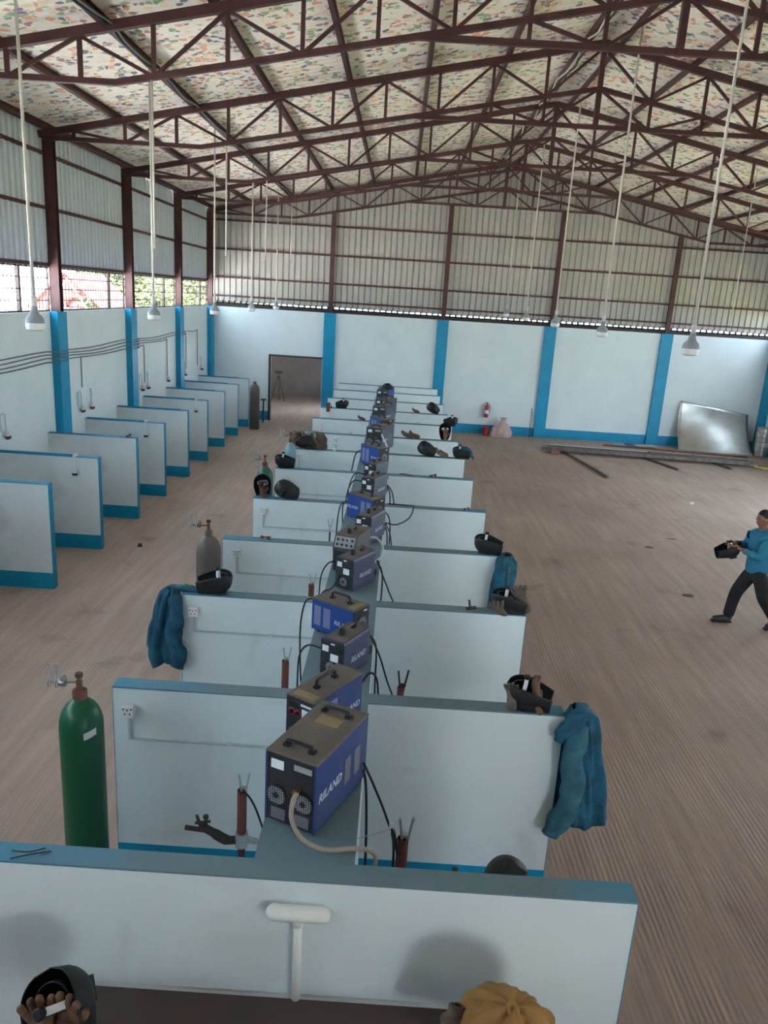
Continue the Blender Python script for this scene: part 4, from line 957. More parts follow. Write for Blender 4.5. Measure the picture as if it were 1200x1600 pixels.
# ================================================================= FRONT BOOTH TABLE AND WHAT LIES ON IT
def table(label, x0, x1, y0, y1, h):
    t = thing('steel_table', label, 'table', ((x0 + x1) / 2, (y0 + y1) / 2, 0), group='brown steel booth tables')
    a, b = (x1 - x0) / 2, (y1 - y0) / 2
    MB().bevbox(-a, a, -b, b, h - .02, h, .003).obj('table_top', MT['brownsteel'], t)
    for sx in (-1, 1):
        for sy in (-1, 1): MB().box(sx * (a - .06) - .02, sx * (a - .06) + .02, sy * (b - .06) - .02, sy * (b - .06) + .02, 0, h - .02).obj('leg', MT['brownsteel'], t)
    return t
TZ = .877
table('dark brown steel table in the front booth under the helmet and tan bag', -1.62, .86, 2.45, 3.20, TZ)
table('narrow brown steel table hidden behind the front partition', .10, 1.25, 3.40, 3.86, .88)
tag(MB().box(-1.02, -.97, 2.86, 2.97, TZ, TZ + .003).obj('paper_tag', MT['khaki']), 'small tan paper tag on the brown table', 'tag')
h_ = helmet('black helmet stuffed with brown gloves on the front table, at the picture corner', (-1.40, 2.80), (.25, .75, -.45), (-.45, .2, .9), TZ, 1.25, group='welding helmets left on the booths')
glove('brown leather glove folded inside the helmet on the front table', (-1.34, 2.78, 1.06), (60, 10, -20), 'glove', 1.5)
glove('brown leather glove at the top of the helmet on the front table', (-1.42, 2.76, 1.07), (50, -20, 15), 'glove', 1.4)
glove('second brown glove in the helmet on the front table, lower', (-1.27, 2.74, 1.0), (75, 0, 20), 'glove', 1.3)
def bagfn(u, v):
    # a soft bag, its mouth drawn to a knot that faces the camera side
    a = u * 2 * PI; th = v * PI
    r = .225 * math.sin(min(th, PI * .93)) ** .8
    pl = (1 - v) ** 1.3
    k = 1 + (.10 * math.sin(7 * a + 1.2 + 1.1 * math.sin(a)) + .08 * math.sin(12 * a + 2.3 * math.sin(2 * a + 1) - 2 * v) + .05 * math.sin(21 * a + 1)) * pl * min(1, v * 6) + .07 * math.sin(3 * a + 4 * v + .5) + .05 * math.sin(2 * a - 6 * v)
    z = .22 + .22 * math.cos(th) * (1 + .07 * math.sin(5 * a + 2) * pl)
    y = r * k * .85 * math.sin(a); x = r * k * math.cos(a)
    t_ = .75 * (1 - v); y2 = y * math.cos(t_ * .8) - (z - .22) * math.sin(t_ * .8) * .75; 
    return (x + .03 * (1 - v), y2, max(.0, z))
bg = thing('leather_bag', 'tan leather bag gathered to a knot, on the front table', 'bag', (.69, 2.93, TZ + .004))
MB().grid(bagfn, 88, 26, True).obj('bag_body', MT['tanl'], bg, True)
MB().lathe([(.0, -.01), (.026, .0), (.036, .012), (.03, .028), (.016, .032), (.0, .02)], 14, Matrix.Translation((.03, -.095, .425)) @ Matrix.Rotation(.6, 4, 'X')).obj('knot', MT['tanl'], bg, True)
MB().tube(spline([(-.10, -.12, .36), (-.085, -.155, .38), (-.05, -.15, .385), (-.045, -.135, .365), (-.08, -.13, .35), (-.10, -.12, .36)], 4), .008, 6).obj('drawstring', MT['dark'], bg, True)
limb('cuff', 'khaki', bg, [(-.20, .02, .30), (-.225, .0, .18), (-.22, -.02, .03)], [.03, .05, .04], 4)
helmet('dark helmet peeking up behind the front partition cap', (.80, 3.70), (.1, -.6, .75), (.45, .75, .55), 1.13, 1.0)
tag(MB().bevbox(.55, 1.1, 3.45, 3.82, .88, 1.13, .01).obj('steel_box', MT['iron']), 'dark steel box on the hidden table behind the front partition', 'box')
cl = thing('pipe_clamp', 'rusty pipe clamp with a screw, behind the front partition cap', 'clamp', (.50, 3.62, .88))
MB().bevbox(-.05, .05, -.04, .04, 0, .44, .008).obj('jaw_body', MT['rust'], cl); MB().tube([(0, 0, .42), (.0, 0, .52)], .01, 8).lathe([(.016, .50), (.018, .52), (.0, .53)], 10).obj('screw', MT['iron'], cl)
cl = thing('clamp_screw', 'small iron clamp screw head beside the rusty pipe clamp', 'screw', (.38, 3.62, .88))
MB().tube([(0, 0, 0), (0, 0, .40)], .012, 8).obj('shank', MT['iron'], cl); MB().lathe([(.018, .39), (.022, .41), (.0, .425)], 10).obj('screw_head', MT['iron'], cl)
for i, pts in enumerate((((-1.80, 3.24, 1.604), (-1.70, 3.27, 1.615), (-1.62, 3.31, 1.604)), ((-1.82, 3.30, 1.604), (-1.72, 3.27, 1.625), (-1.66, 3.33, 1.604)))):
    cable('wire_offcut', ('upper', 'lower')[i] + ' thin black wire offcut at the picture edge on the front cap', pts, .0035, 'dark', 'wire')

# ---- positioning posts and electrode holders
def holder(parent, x, z, m='steel', sc=1.0, lean=0.0, y=0.0):
    """spring clamp: two jaws forking upwards"""
    o = MB()
    o.bar((x - .004, y, z - .09 * sc), (x - .03 * sc + lean, y, z + .10 * sc), .012 * sc, .018 * sc, (0, 1, 0)).bar((x + .004, y, z - .09 * sc), (x + .038 * sc + lean, y, z + .11 * sc), .012 * sc, .018 * sc, (0, 1, 0)).bar((x - .02 * sc, y, z), (x + .025 * sc, y, z), .014 * sc, .02 * sc, (0, 1, 0))
    return o.obj('earth_clamp', MT[m], parent)
def post(label, x, y, top, tubez, arm=False, m='steel', r=.032, sc=1.0):
    t = thing('positioner_post', label, 'post', (x, y, 0), group='rusty welding posts in the booths')
    MB().lathe([(.11, 0), (.11, .012), (.03, .014)], 16).obj('base_plate', MT['iron'], t)
    MB().lathe([(.024, .012), (.024, tubez)], 12).obj('stem', MT['iron'], t, auto=True)
    MB().lathe([(r, tubez - .05), (r, top), (r * .86, top), (r * .86, top - .12)], 18, cap=False).obj('rusty_tube', MT['rust'], t, auto=True)
    holder(t, .01, top + .02, m, sc)
    if arm:
        z = tubez + .02
        MB().lathe([(.045, z - .05), (.045, z + .05)], 14).bar((.04, 0, z), (.10, -.02, z + .0), .03, .03).lathe([(.018, 0), (.02, .015), (0, .02)], 8, Matrix.Translation((.10, -.02, z)) @ Matrix.Rotation(PI / 2, 4, 'Y')).obj('collar', MT['steel'], t)
        MB().tube(spline([(-.03, 0, z - .01), (-.10, -.02, z + .0), (-.19, -.03, z + .06), (-.26, -.04, z + .11)], 4), [.028] * 4 + [.034] * 4 + [.028] * 4 + [.022], 10).obj('clamp_arm', MT['iron'], t, True)
        MB().tube([(-.24, -.04, z + .08), (-.37, -.05, z + .10)], .016, 10).tube([(-.23, -.04, z + .09), (-.23, -.05, z + .19)], .011, 8).tube([(-.27, -.04, z + .11), (-.29, -.05, z + .20)], .011, 8).lathe([(.018, z + .18), (.02, z + .20), (.0, z + .21)], 8, Matrix.Translation((-.23, -.05, 0))).tube([(-.30, -.05, z + .14), (-.20, -.05, z + .16)], .010, 8).obj('clamp_head', MT['iron'], t)
post('rust-red post with an iron pipe clamp arm behind the front partition', -.85, 4.40, 1.25, .85, True)
post('shorter rusty tube post holding an electrode clamp, lit side of the front machine', .215, 3.98, 1.29, .95, r=.036, sc=1.2)
post('rust-red post with a silver clamp in front of the third partition', -.825, 6.2, 1.30, .9)
post('rust-red post with a silver clamp in front of the fourth partition', -.80, 8.0, 1.335, .9)
post('dark post with black clamp jaws above the second partition cap', .225, 6.6, .90, .6, m='iron', sc=1.4)
t = thing('electrode_holder', 'electrode holder with a thin pale rod, clipped at the rusty tube', 'electrode holder', (.16, 3.92, 1.33))
MB().tube([(.03, 0, -.10), (-.02, 0, .08)], [.012, .016], 8).obj('grip', MT['dark'], t); MB().box(-.035, -.005, -.012, .012, .05, .11).obj('jaw', MT['lgrey'], t)
MB().tube([(-.02, 0, .07), (-.25, -.02, -.01)], .003, 6).obj('welding_rod', MT['steel'], t)
def small_clamp(label, x, y, m='iron', rot=20, sc=1.0, z=PH, name='earth_clamp'):
    t = thing(name, label, 'clamp', (x, y, z), (0, 0, D(rot)), 'spring clamps on the partition caps')
    MB().bar((-.08 * sc, 0, .012), (.05 * sc, .0, .028 * sc + .012), .022, .02).obj('jaw', MT[m], t); MB().bar((-.08 * sc, .0, .03 * sc), (.05 * sc, 0, .012), .02, .018).obj('jaw', MT[m], t)
    MB().tube([(-.01, -.02, .02), (-.01, .02, .02)], .012, 8).obj('spring', MT['steel'], t)
small_clamp('small brown clamp lying on the fourth partition cap beside the sockets', -1.42, CY[3] + .06, 'brass', -20)
t = thing('earth_clamp', 'black clamp standing on the third partition cap with jaws up', 'clamp', (.86, CY[2] + .06, PH), (0, 0, .2), 'spring clamps on the partition caps')
MB().bar((-.01, 0, .0), (-.03, 0, .10), .016, .02).obj('jaw', MT['iron'], t); MB().bar((-.05, 0, .012), (.05, .02, .014), .03, .024).obj('jaw', MT['iron'], t)
small_clamp('black cable clamp on the sixth partition cap', .72, CY[5] + .06, 'iron', 30)
small_clamp('tiny dark clamp on the fifth partition cap', 1.12, CY[4] + .06, 'iron', 20, .6)
cable('wire_offcut', 'bent black wire on the sixth partition cap near the machines', [(.15, 12.64, 1.61), (.26, 12.6, 1.62), (.36, 12.58, 1.606)], .008, 'dark', 'wire')
small_clamp('little dark clamp at the inner end of the eighth partition cap', -.92, CY[7] + .06, 'steel', 60, .8)
small_clamp('little pale clamp on the ninth partition cap, open side', .55, CY[8] + .06, 'steel', 20, .7)
small_clamp('black clamp standing at the third wall-side partition cap', -5.02, LY[2] + .06, 'iron', 80, 1.2)
t = thing('earth_clamp', 'silver clamp hanging at the inner end of the fifth partition', 'clamp', (-.80, CY[4] - .25, 1.25), (0, 0, .2), 'spring clamps on the partition caps')
holder(t, 0, .08, 'steel', 1.0)
MB().tube([(0, 0, -.01), (.0, 0, -1.25)], .012, 8).obj('stem', MT['iron'], t)
rh = thing('red_handled_clamp', 'red-handled clamp hanging on leads beside the fifth machine', 'clamp', (-.66, 7.14, 1.40))
MB().tube([(0, 0, .14), (.005, 0, .02), (-.01, 0, -.02)], [.014, .02, .016], 8).obj('red_grip', MT['redh'], rh, True); MB().tube([(-.01, 0, -.02), (-.02, 0, -.07)], [.016, .012], 8).obj('jaw', MT['dark'], rh)
# water bottle
b = thing('water_bottle', 'clear plastic water bottle on the seventh partition cap', 'bottle', (-1.09, CY[6] + .065, PH))
MB().lathe([(.030, 0), (.034, .01), (.034, .09), (.029, .10), (.034, .115), (.034, .17), (.026, .20), (.013, .225), (.013, .24)], 16).obj('bottle_body', MT['bottle'], b, auto=True)
MB().lathe([(.016, .235), (.016, .262), (.012, .264)], 12).obj('cap', MT['whitep'], b, auto=True); MB().lathe([(.0348, .12), (.0348, .155)], 16, cap=False).obj('band', MT['label'], b)
# ================================================================= CABLES AND SOCKETS ON THE LONG WALL
for i in range(4):
    z = 2.90 + .065 * i; y1 = (20.0, 22.0, 24.0, 25.35)[i]
    pts = []; y = 9.0
    while y < y1 - .01:
        near = min(abs(y - p) for p in PY)
        xo = XL + .175 if near < .32 else XL + .02
        pts.append((xo, y, z + .012 * math.sin(y * 1.3 + i) - .03 * math.sin((y - 10.5) / 4.2 * PI) ** 2)); y += .3
    pts.append((XL + .02, y1, z)); pts.append((XL + .02, y1 + .02, z - .08))
    pts.append((XL + .02, y1 + .02, 1.95))
    tag(MB().tube(pts, .011, 6).obj('wall_cable', MT['dcond'], None, True), '%s of four dark cables strung along the wall below the wire strip' % ('lowest', 'second lowest', 'second highest', 'topmost')[i], 'cable', 'cables along the wall')
def pendant(label, y, z, side=1):
    t = thing('hanging_socket', label, 'socket', (XL + .03, y, z), group='industrial sockets on the long wall'); t.scale = (.85, .85, .85)
    MB().tube([(-.01, -.13 * side, .10), (-.01, -.13 * side, .42), (-.01, -.02 * side, .44), (.02, 0, .42), (.03, 0, .08)], .012, 6).obj('conduit', MT['cond'], t)
    MB().lathe([(.03, .10), (.05, .06), (.055, .0), (.045, -.01)], 12, Matrix.Translation((.05, 0, 0))).obj('housing', MT['lgrey'], t, auto=True)
    MB().lathe([(.058, -.06), (.062, -.01), (.05, .0)], 12, Matrix.Translation((.05, .0, 0)) @ Matrix.Rotation(.4, 4, 'X')).obj('red_cover', MT['rust'], t, auto=True)
for y, sd, lb in ((12.68, 1, 'grey and red hanging socket on the wall at the picture edge'), (15.85, 1, 'hanging socket on the wall, nearer one of the pair above the fourth wall-side partition'),
              (16.35, -1, 'hanging socket on the wall, farther one of the pair above the fourth wall-side partition'), (19.70, 1, 'hanging socket on the wall beside the second pilaster, nearer one'),
              (20.15, -1, 'hanging socket on the wall just past the second pilaster, farther one'), (21.95, -1, 'hanging socket on the wall over the seventh wall-side partition'),
              (23.75, 1, 'hanging socket on the wall beside the third pilaster'), (25.75, -1, 'last hanging socket on the wall near the back corner')):
    pendant(lb, y, 1.83, sd)
for y in (16.0,): tag(MB().tube([(XL + .02, y, 2.9), (XL + .02, y, 2.27)], .011, 6).obj('wall_cable', MT['dcond']), 'short dark cable dropping to the pair of hanging sockets', 'cable', 'cables along the wall')
# conduits lying on the wall-side partition caps with a socket hung over the face
for k, (xe, hung) in {1: (-5.25, True), 3: (-5.25, True), 5: (-5.15, True), 4: (-5.05, False), 6: (-5.15, False), 7: (-5.2, False), 8: (-5.2, False)}.items():
    y = LY[k]
    t = thing('cap_conduit', 'conduit along the %s wall-side partition cap%s' % (ORD[k], ' with a socket hung over its face' if hung else ''), 'conduit', (XL, y + .05, PH), group='conduits on wall-side partition caps')
    MB().box(.02, xe - XL, -.014, .014, 0, .024).obj('conduit', MT['blue'], t)
    if hung:
        q = xe - XL
        MB().box(q - .02, q + .02, -.11, .03, .0, .034).obj('bracket', MT['lgrey'], t)
        MB().tube([(q, -.085, .015), (q, -.085, -.20)], .013, 8).obj('drop_cord', MT['whitep'], t)
        MB().lathe([(.02, -.19), (.036, -.21), (.042, -.27)], 12, Matrix.Translation((q, -.085, 0))).obj('socket_body', MT['lgrey'], t, auto=True)
        MB().lathe([(.043, -.31), (.043, -.27)], 12, Matrix.Translation((q, -.085, 0))).obj('socket_cover', MT['dark'], t, auto=True)

# ================================================================= HANGING LAMPS AND RODS
def lamp(label, x, y, z):
    t = thing('pendant_lamp', label, 'lamp', (x, y, z), group='pendant lamps on long rods')
    top = roof_z(x) + .165 - z
    MB().tube([(0, 0, .26), (0, 0, top)], .018, 8).obj('rod', MT['rod'], t, True)
    MB().lathe([(.03, .20), (.032, .30), (.02, .31)], 12).obj('lamp_holder', MT['rod'], t, auto=True)
    MB().lathe([(.028, .21), (.034, .18), (.05, .12), (.085, .08), (.098, .05), (.100, .02)], 20).obj('housing', MT['grey'], t, auto=True)
    MB().lathe([(.098, .02), (.100, -.02), (.092, -.05), (.06, -.062), (.0, -.064)], 20).obj('diffuser', MT['whitep'], t, auto=True)
LN = ['nearest', 'second', 'third', 'fourth', 'fifth']
for i in range(5):
    a = ('big pendant lamp in front of the wire strip, largest of its row', 'pendant lamp in front of the second wall pilaster, beside the wire strip', 'pendant lamp at the back corner pilaster', 'small pendant lamp left of the doorway, above the back wall edge'.replace('left of', 'beside'), 'smallest pendant lamp of the wire-strip row, over the doorway')[i]
    lamp(a, -4.0, 8.6 + 4.2 * i, 3.93)
for i in range(5):
    b = ('biggest pendant lamp, low over the open floor against the pale back wall', 'second biggest pendant lamp of the row under the ridge', 'pendant lamp by the third back wall column from the doorway', 'small pendant lamp of the ridge row, fourth from the front', 'smallest pendant lamp under the ridge, close to the gable')[i]
    lamp(b, 3.46, 9.4 + 4.2 * i, 4.06 + .02 * i)
for i, y in enumerate((10.5, 14.7, 18.9, 23.1)):
    t = thing('bare_rod', 'bare cream rod without a lamp under the %s truss from the front' % ORD[i], 'rod', (-3.25, y, 4.88 + .12 * i), group='bare rods below the trusses')
    MB().tube([(0, 0, .06), (0, 0, 6.875 - 4.88 - .12 * i)], .014, 8).obj('rod', MT['rod'], t, True)
    MB().tube([(0, 0, 0), (0, 0, .08)], .02, 8).obj('coupling', MT['rod'], t, True)
t = thing('bare_rod', 'thin bare rod far over the open floor, under the sloping roof side', 'rod', (8.25, 20.0, 4.27), group='bare rods below the trusses')
MB().tube([(0, 0, 0.05), (0, 0, roof_z(8.25) + .165 - 4.27)], .012, 8).obj('rod', MT['rod'], t, True); MB().tube([(0, 0, 0), (0, 0, .06)], .018, 8).obj('coupling', MT['rod'], t, True)
# cables strung along purlins
rn = random.Random(5)
def roof_cable(label, x, r, m, sag, ys=(3, 27), dz=-.02, group='cables under the roof'):
    pts = []; y = ys[0]
    while y < ys[1]:
        pts.append((x + rn.uniform(-.03, .03), y, roof_z(x) + dz - sag * abs(math.sin((y - 10.5) / 4.2 * PI * 2)) * rn.uniform(.5, 1))); y += .5
    tag(MB().tube(spline(pts, 2), r, 6).obj('roof_cable', MT[m], None, True), label, 'cable', group)
roof_cable('thick black cable tied along a purlin above the wall-side booths', -3.80, .030, 'dark', .04, dz=.05)
roof_cable('thin grey cable drooping beside the thick black one above the wall-side booths', -3.74, .014, 'dcond', .08, dz=.03)
roof_cable('pale cable drooping below the ridge of the roof', 2.75, .016, 'rod', .22, dz=.05)
roof_cable('dark cable along the ridge purlin', 2.90, .02, 'dark', .05, dz=.05)

# ================================================================= ALONG THE BACK WALL
e = thing('fire_extinguisher', 'red fire extinguisher hung on the back wall', 'fire extinguisher', (3.22, YB - .125, .60))
MB().lathe([(.07, 0), (.075, .02), (.075, .38), (.05, .43), (.025, .45)], 18).obj('body', MT['red'], e, auto=True)
MB().lathe([(.0765, .14), (.0765, .26)], 18, cap=False).obj('label_band', MT['label'], e)
MB().box(-.02, .02, -.02, .02, .45, .50).box(-.09, .03, -.012, .012, .50, .52).obj('valve_handle', MT['dark'], e)
MB().tube(spline([(.03, 0, .48), (.09, 0, .42), (.10, 0, .28), (.09, 0, .16)], 4), .012, 8).obj('hose', MT['dark'], e, True)
MB().box(-.05, .05, .075, .12, .1, .4).obj('bracket', MT['iron'], e)
bk = thing('fire_bucket', 'small dark red bucket on the floor below the fire extinguisher', 'bucket', (3.2, 26.75, 0))
MB().lathe([(.09, 0), (.13, .30), (.137, .30), (.125, .28), (.08, .02)], 18).obj('pail', MT['red'], bk, auto=True); MB().tube(spline([(-.13, 0, .29), (-.09, -.12, .27), (0, -.16, .25), (.09, -.12, .27), (.13, 0, .29)], 4), .006, 6).obj('bail', MT['iron'], bk)
def sackfn(u, v):
    a = u * 2 * PI; k = 1 + .08 * math.sin(4 * a + 3 * v) + .05 * math.sin(9 * a - 2 * v)
    w_ = (.36, .38, .33, .24, .12, .06)[min(int(v * 5), 5)] * (1 - (v * 5 - min(int(v * 5), 5))) + (.36, .38, .33, .24, .12, .06)[min(int(v * 5) + 1, 5)] * (v * 5 - min(int(v * 5), 5))
    return (w_ * k * math.cos(a) + .10 * v, w_ * .6 * k * math.sin(a) + .1 * v, .62 * v)
sk = thing('woven_sack', 'pinkish woven sack slumped on the floor against the back wall', 'sack', (3.72, 26.72, 0))
so = MB().grid(sackfn, 36, 15, True).obj('sack_body', MT['sack'], sk, True)
MB().grid(lambda u, v: (.10 + (.06 + .05 * v) * math.cos(u * 2 * PI) * (1 + .3 * math.sin(5 * u * 2 * PI)), .10 + (.04 + .04 * v) * math.sin(u * 2 * PI), .61 + .05 * v), 24, 3, True).obj('gathered_mouth', MT['sack'], sk, True)
tag(MB().tube([(4.78, 26.92, 0), (4.80, 27.06, 1.02)], .014, 8).obj('iron_rod', MT['iron'], None, True), 'thin iron rod leaning on the back wall beside the blue pilaster', 'rod')
# bent galvanised sheet leaning on the wall
def shfn(u, v):
    # bottom edge out on the floor, top against the wall, lower third curling forwards
    ct = 1 - v
    y = 27.02 - .62 * ct ** 2.2
    x = 9.86 + 2.40 * u + .10 * (v - .5) + .06 * ct
    z = .01 + v * (1.60 - .34 * u) * (1 - .06 * ct) + .03 * math.sin(5 * u + 1) * ct * v
    return (x, y - .06 * math.sin(PI * u) * ct - .35 * u * ct, z)
o = MB().grid(shfn, 24, 18).obj('metal_sheet', MT['galv'], None, True); solid(o, .004, 0); tag(o, 'large bent galvanised metal sheet leaning against the back wall', 'metal sheet')
# drums
for i, z in enumerate((0, .48)):
    d = thing('steel_drum', ('lower', 'upper')[i] + ' of two stacked shiny drums in the back corner', 'drum', (12.585, 26.2, z), group='stacked drums')
    MB().lathe([(.23, 0), (.24, .01), (.24, .15), (.25, .16), (.24, .17), (.24, .31), (.25, .32), (.24, .33), (.24, .465), (.23, .475)], 24).obj('drum_body', MT['galv'], d, auto=True)
    MB().lathe([(.235, .47), (.235, .478), (.20, .479)], 24).obj('lid', MT['zinc'], d)
# pile of pipes and sections
GP = 'steel stock lying on the floor'
def stock(label, p, q, w_, h, m, round_=False, name='steel_section'):
    o = (MB().tube([p, q], w_ / 2, 10) if round_ else MB().bar(p, q, w_, h)).obj(name, MT[m], None, round_)
    if round_:
        try: o.data.set_sharp_from_angle(angle=.7)
        except Exception: pass
    return tag(o, label, 'steel section', GP)
stock('short pipe under the stack, reaching farthest towards the camera', (5.35, 25.6, .04), (6.0, 20.9, .04), .075, 0, 'pipe', True, 'steel_pipe')
stock('short pipe sticking out from under the middle of the stack', (7.75, 25.3, .04), (8.55, 22.6, .04), .075, 0, 'pipe', True, 'steel_pipe')
stock('short pipe sticking out under the far end of the stack, near the drums', (9.9, 25.2, .04), (10.4, 23.25, .04), .075, 0, 'pipe', True, 'steel_pipe')
zz = .08
stock('front dark steel section of the long stack', (4.75, 24.3, zz + .05), (11.2, 23.85, zz + .05), .09, .10, 'pipe')
stock('second dark steel section of the long stack', (4.85, 24.42, zz + .05), (11.5, 24.0, zz + .05), .09, .10, 'pipe')
stock('dark section on top of the long stack, behind the front pair', (5.0, 24.58, zz + .05), (11.3, 24.16, zz + .05), .09, .10, 'iron')
stock('pale section on top at the brick end of the stack', (5.1, 24.75, zz + .05), (8.2, 24.55, zz + .05), .16, .10, 'pvcw')
stock('pale flat strip continuing the stack towards the drums', (8.3, 24.52, zz + .04), (10.9, 24.35, zz + .04), .12, .08, 'pvcw')
stock('thin brown angle bar at the rear of the stack', (5.2, 25.0, zz + .03), (10.8, 24.6, zz + .03), .06, .06, 'rust')
stock('long thin brown bar lying behind the stack by the wall', (7.2, 26.2, .02), (11.9, 25.6, .02), .06, .04, 'rust')
stock('pale strip on the floor in front of the bent metal sheet', (9.1, 25.5, .015), (11.8, 25.1, .015), .10, .03, 'pvcw')
for i, (x, y, m_, a) in enumerate(((8.0, 26.55, 'sky', .1), (8.45, 26.6, 'denim2', -.1), (8.75, 26.45, 'zinc', .25))):
    Mx = Matrix.Translation((x, y, .02 + .012 * i)) @ Matrix.Rotation(a, 4, 'Z')
    tag(MB().box(-.38, .38, -.2, .2, 0, .012, Mx).obj('scrap_sheet', MT[m_]), ('pale blue', 'teal', 'grey')[i] + ' scrap sheet lying flat by the back wall', 'scrap sheet', 'flat scrap sheets')
tag(MB().bevbox(5.0, 5.28, 24.0, 24.16, 0, .11, .008).obj('brick_block', MT['brick']), 'reddish brick propping the near end of the steel stack', 'brick')
wrap = MB()  # thin crumpled yellow sheet lying just above the floor
rnw = random.Random(3)
wrap.grid(lambda u, v: (11.35 + .8 * u + .03 * math.sin(20 * v), 23.9 - .5 * u + .22 * (v - .5) + .02 * math.sin(17 * u), .012 + .05 * abs(math.sin(11 * u + 5 * v)) * abs(math.sin(3.1 * v + .2))), 20, 8)
o = wrap.obj('yellow_sheet', MT['yellowsheet']); solid(o, .003, 1); tag(o, 'crumpled yellow sheet on the floor at the end of the steel stack', 'plastic wrap')
# tripod in the store room
tp = thing('work_tripod', 'dark tripod stand seen in the dim room through the doorway', 'tripod', (-4.9, 32.2, 0))
for a in (90, 210, 330): MB().tube([(.05 * math.cos(D(a)), .05 * math.sin(D(a)), 1.0), (.32 * math.cos(D(a)), .32 * math.sin(D(a)), .012)], .016, 8).obj('leg', MT['iron'], tp)
MB().lathe([(.04, .92), (.05, 1.06), (.02, 1.07), (.02, 1.16)], 10).obj('hub', MT['iron'], tp); MB().box(-.17, .17, -.09, .09, 1.15, 1.25).obj('head_plate', MT['iron'], tp)

# ================================================================= BITS ON THE OPEN FLOOR
def bit(name, label, x, y, m, s, h=.012, n=7, seed=1, cat='scrap'):
    r = random.Random(seed); P = [(s * r.uniform(.6, 1.1) * math.cos(2 * PI * k / n), s * .6 * r.uniform(.6, 1.1) * math.sin(2 * PI * k / n)) for k in range(n)]
    vs = [(x + a, y + b_, .0) for a, b_ in P] + [(x + a * .8, y + b_ * .8, h * r.uniform(.6, 1.3)) for a, b_ in P]
    tag(MB().add(vs, [tuple(range(n))[::-1], tuple(n + k for k in range(n))] + [(k, (k + 1) % n, n + (k + 1) % n, n + k) for k in range(n)]).obj(name, MT[m]), label, cat)
bit('stone_chip', 'small black chip on the floor by the second wall-side partition', -4.30, 12.7, 'iron', .045, .05, seed=2, cat='stone')
bit('paper_scrap', 'crumpled white scrap on the open floor ahead of the steel stack', 7.46, 18.5, 'paper', .07, .04, 9, 3)
bit('dry_leaf', 'dark dry leaf on the open floor facing the walking person', 5.05, 12.0, 'khaki', .12, .02, 8, 4, 'leaf')
bit('dry_leaf', 'tan scrap on the open floor beyond the walking person', 5.9, 15.3, 'tan', .12, .012, 8, 5, 'leaf')
bit('dry_leaf', 'flat brown scrap in the middle of the open floor', 5.2, 14.6, 'khaki', .11, .012, 8, 6, 'leaf')

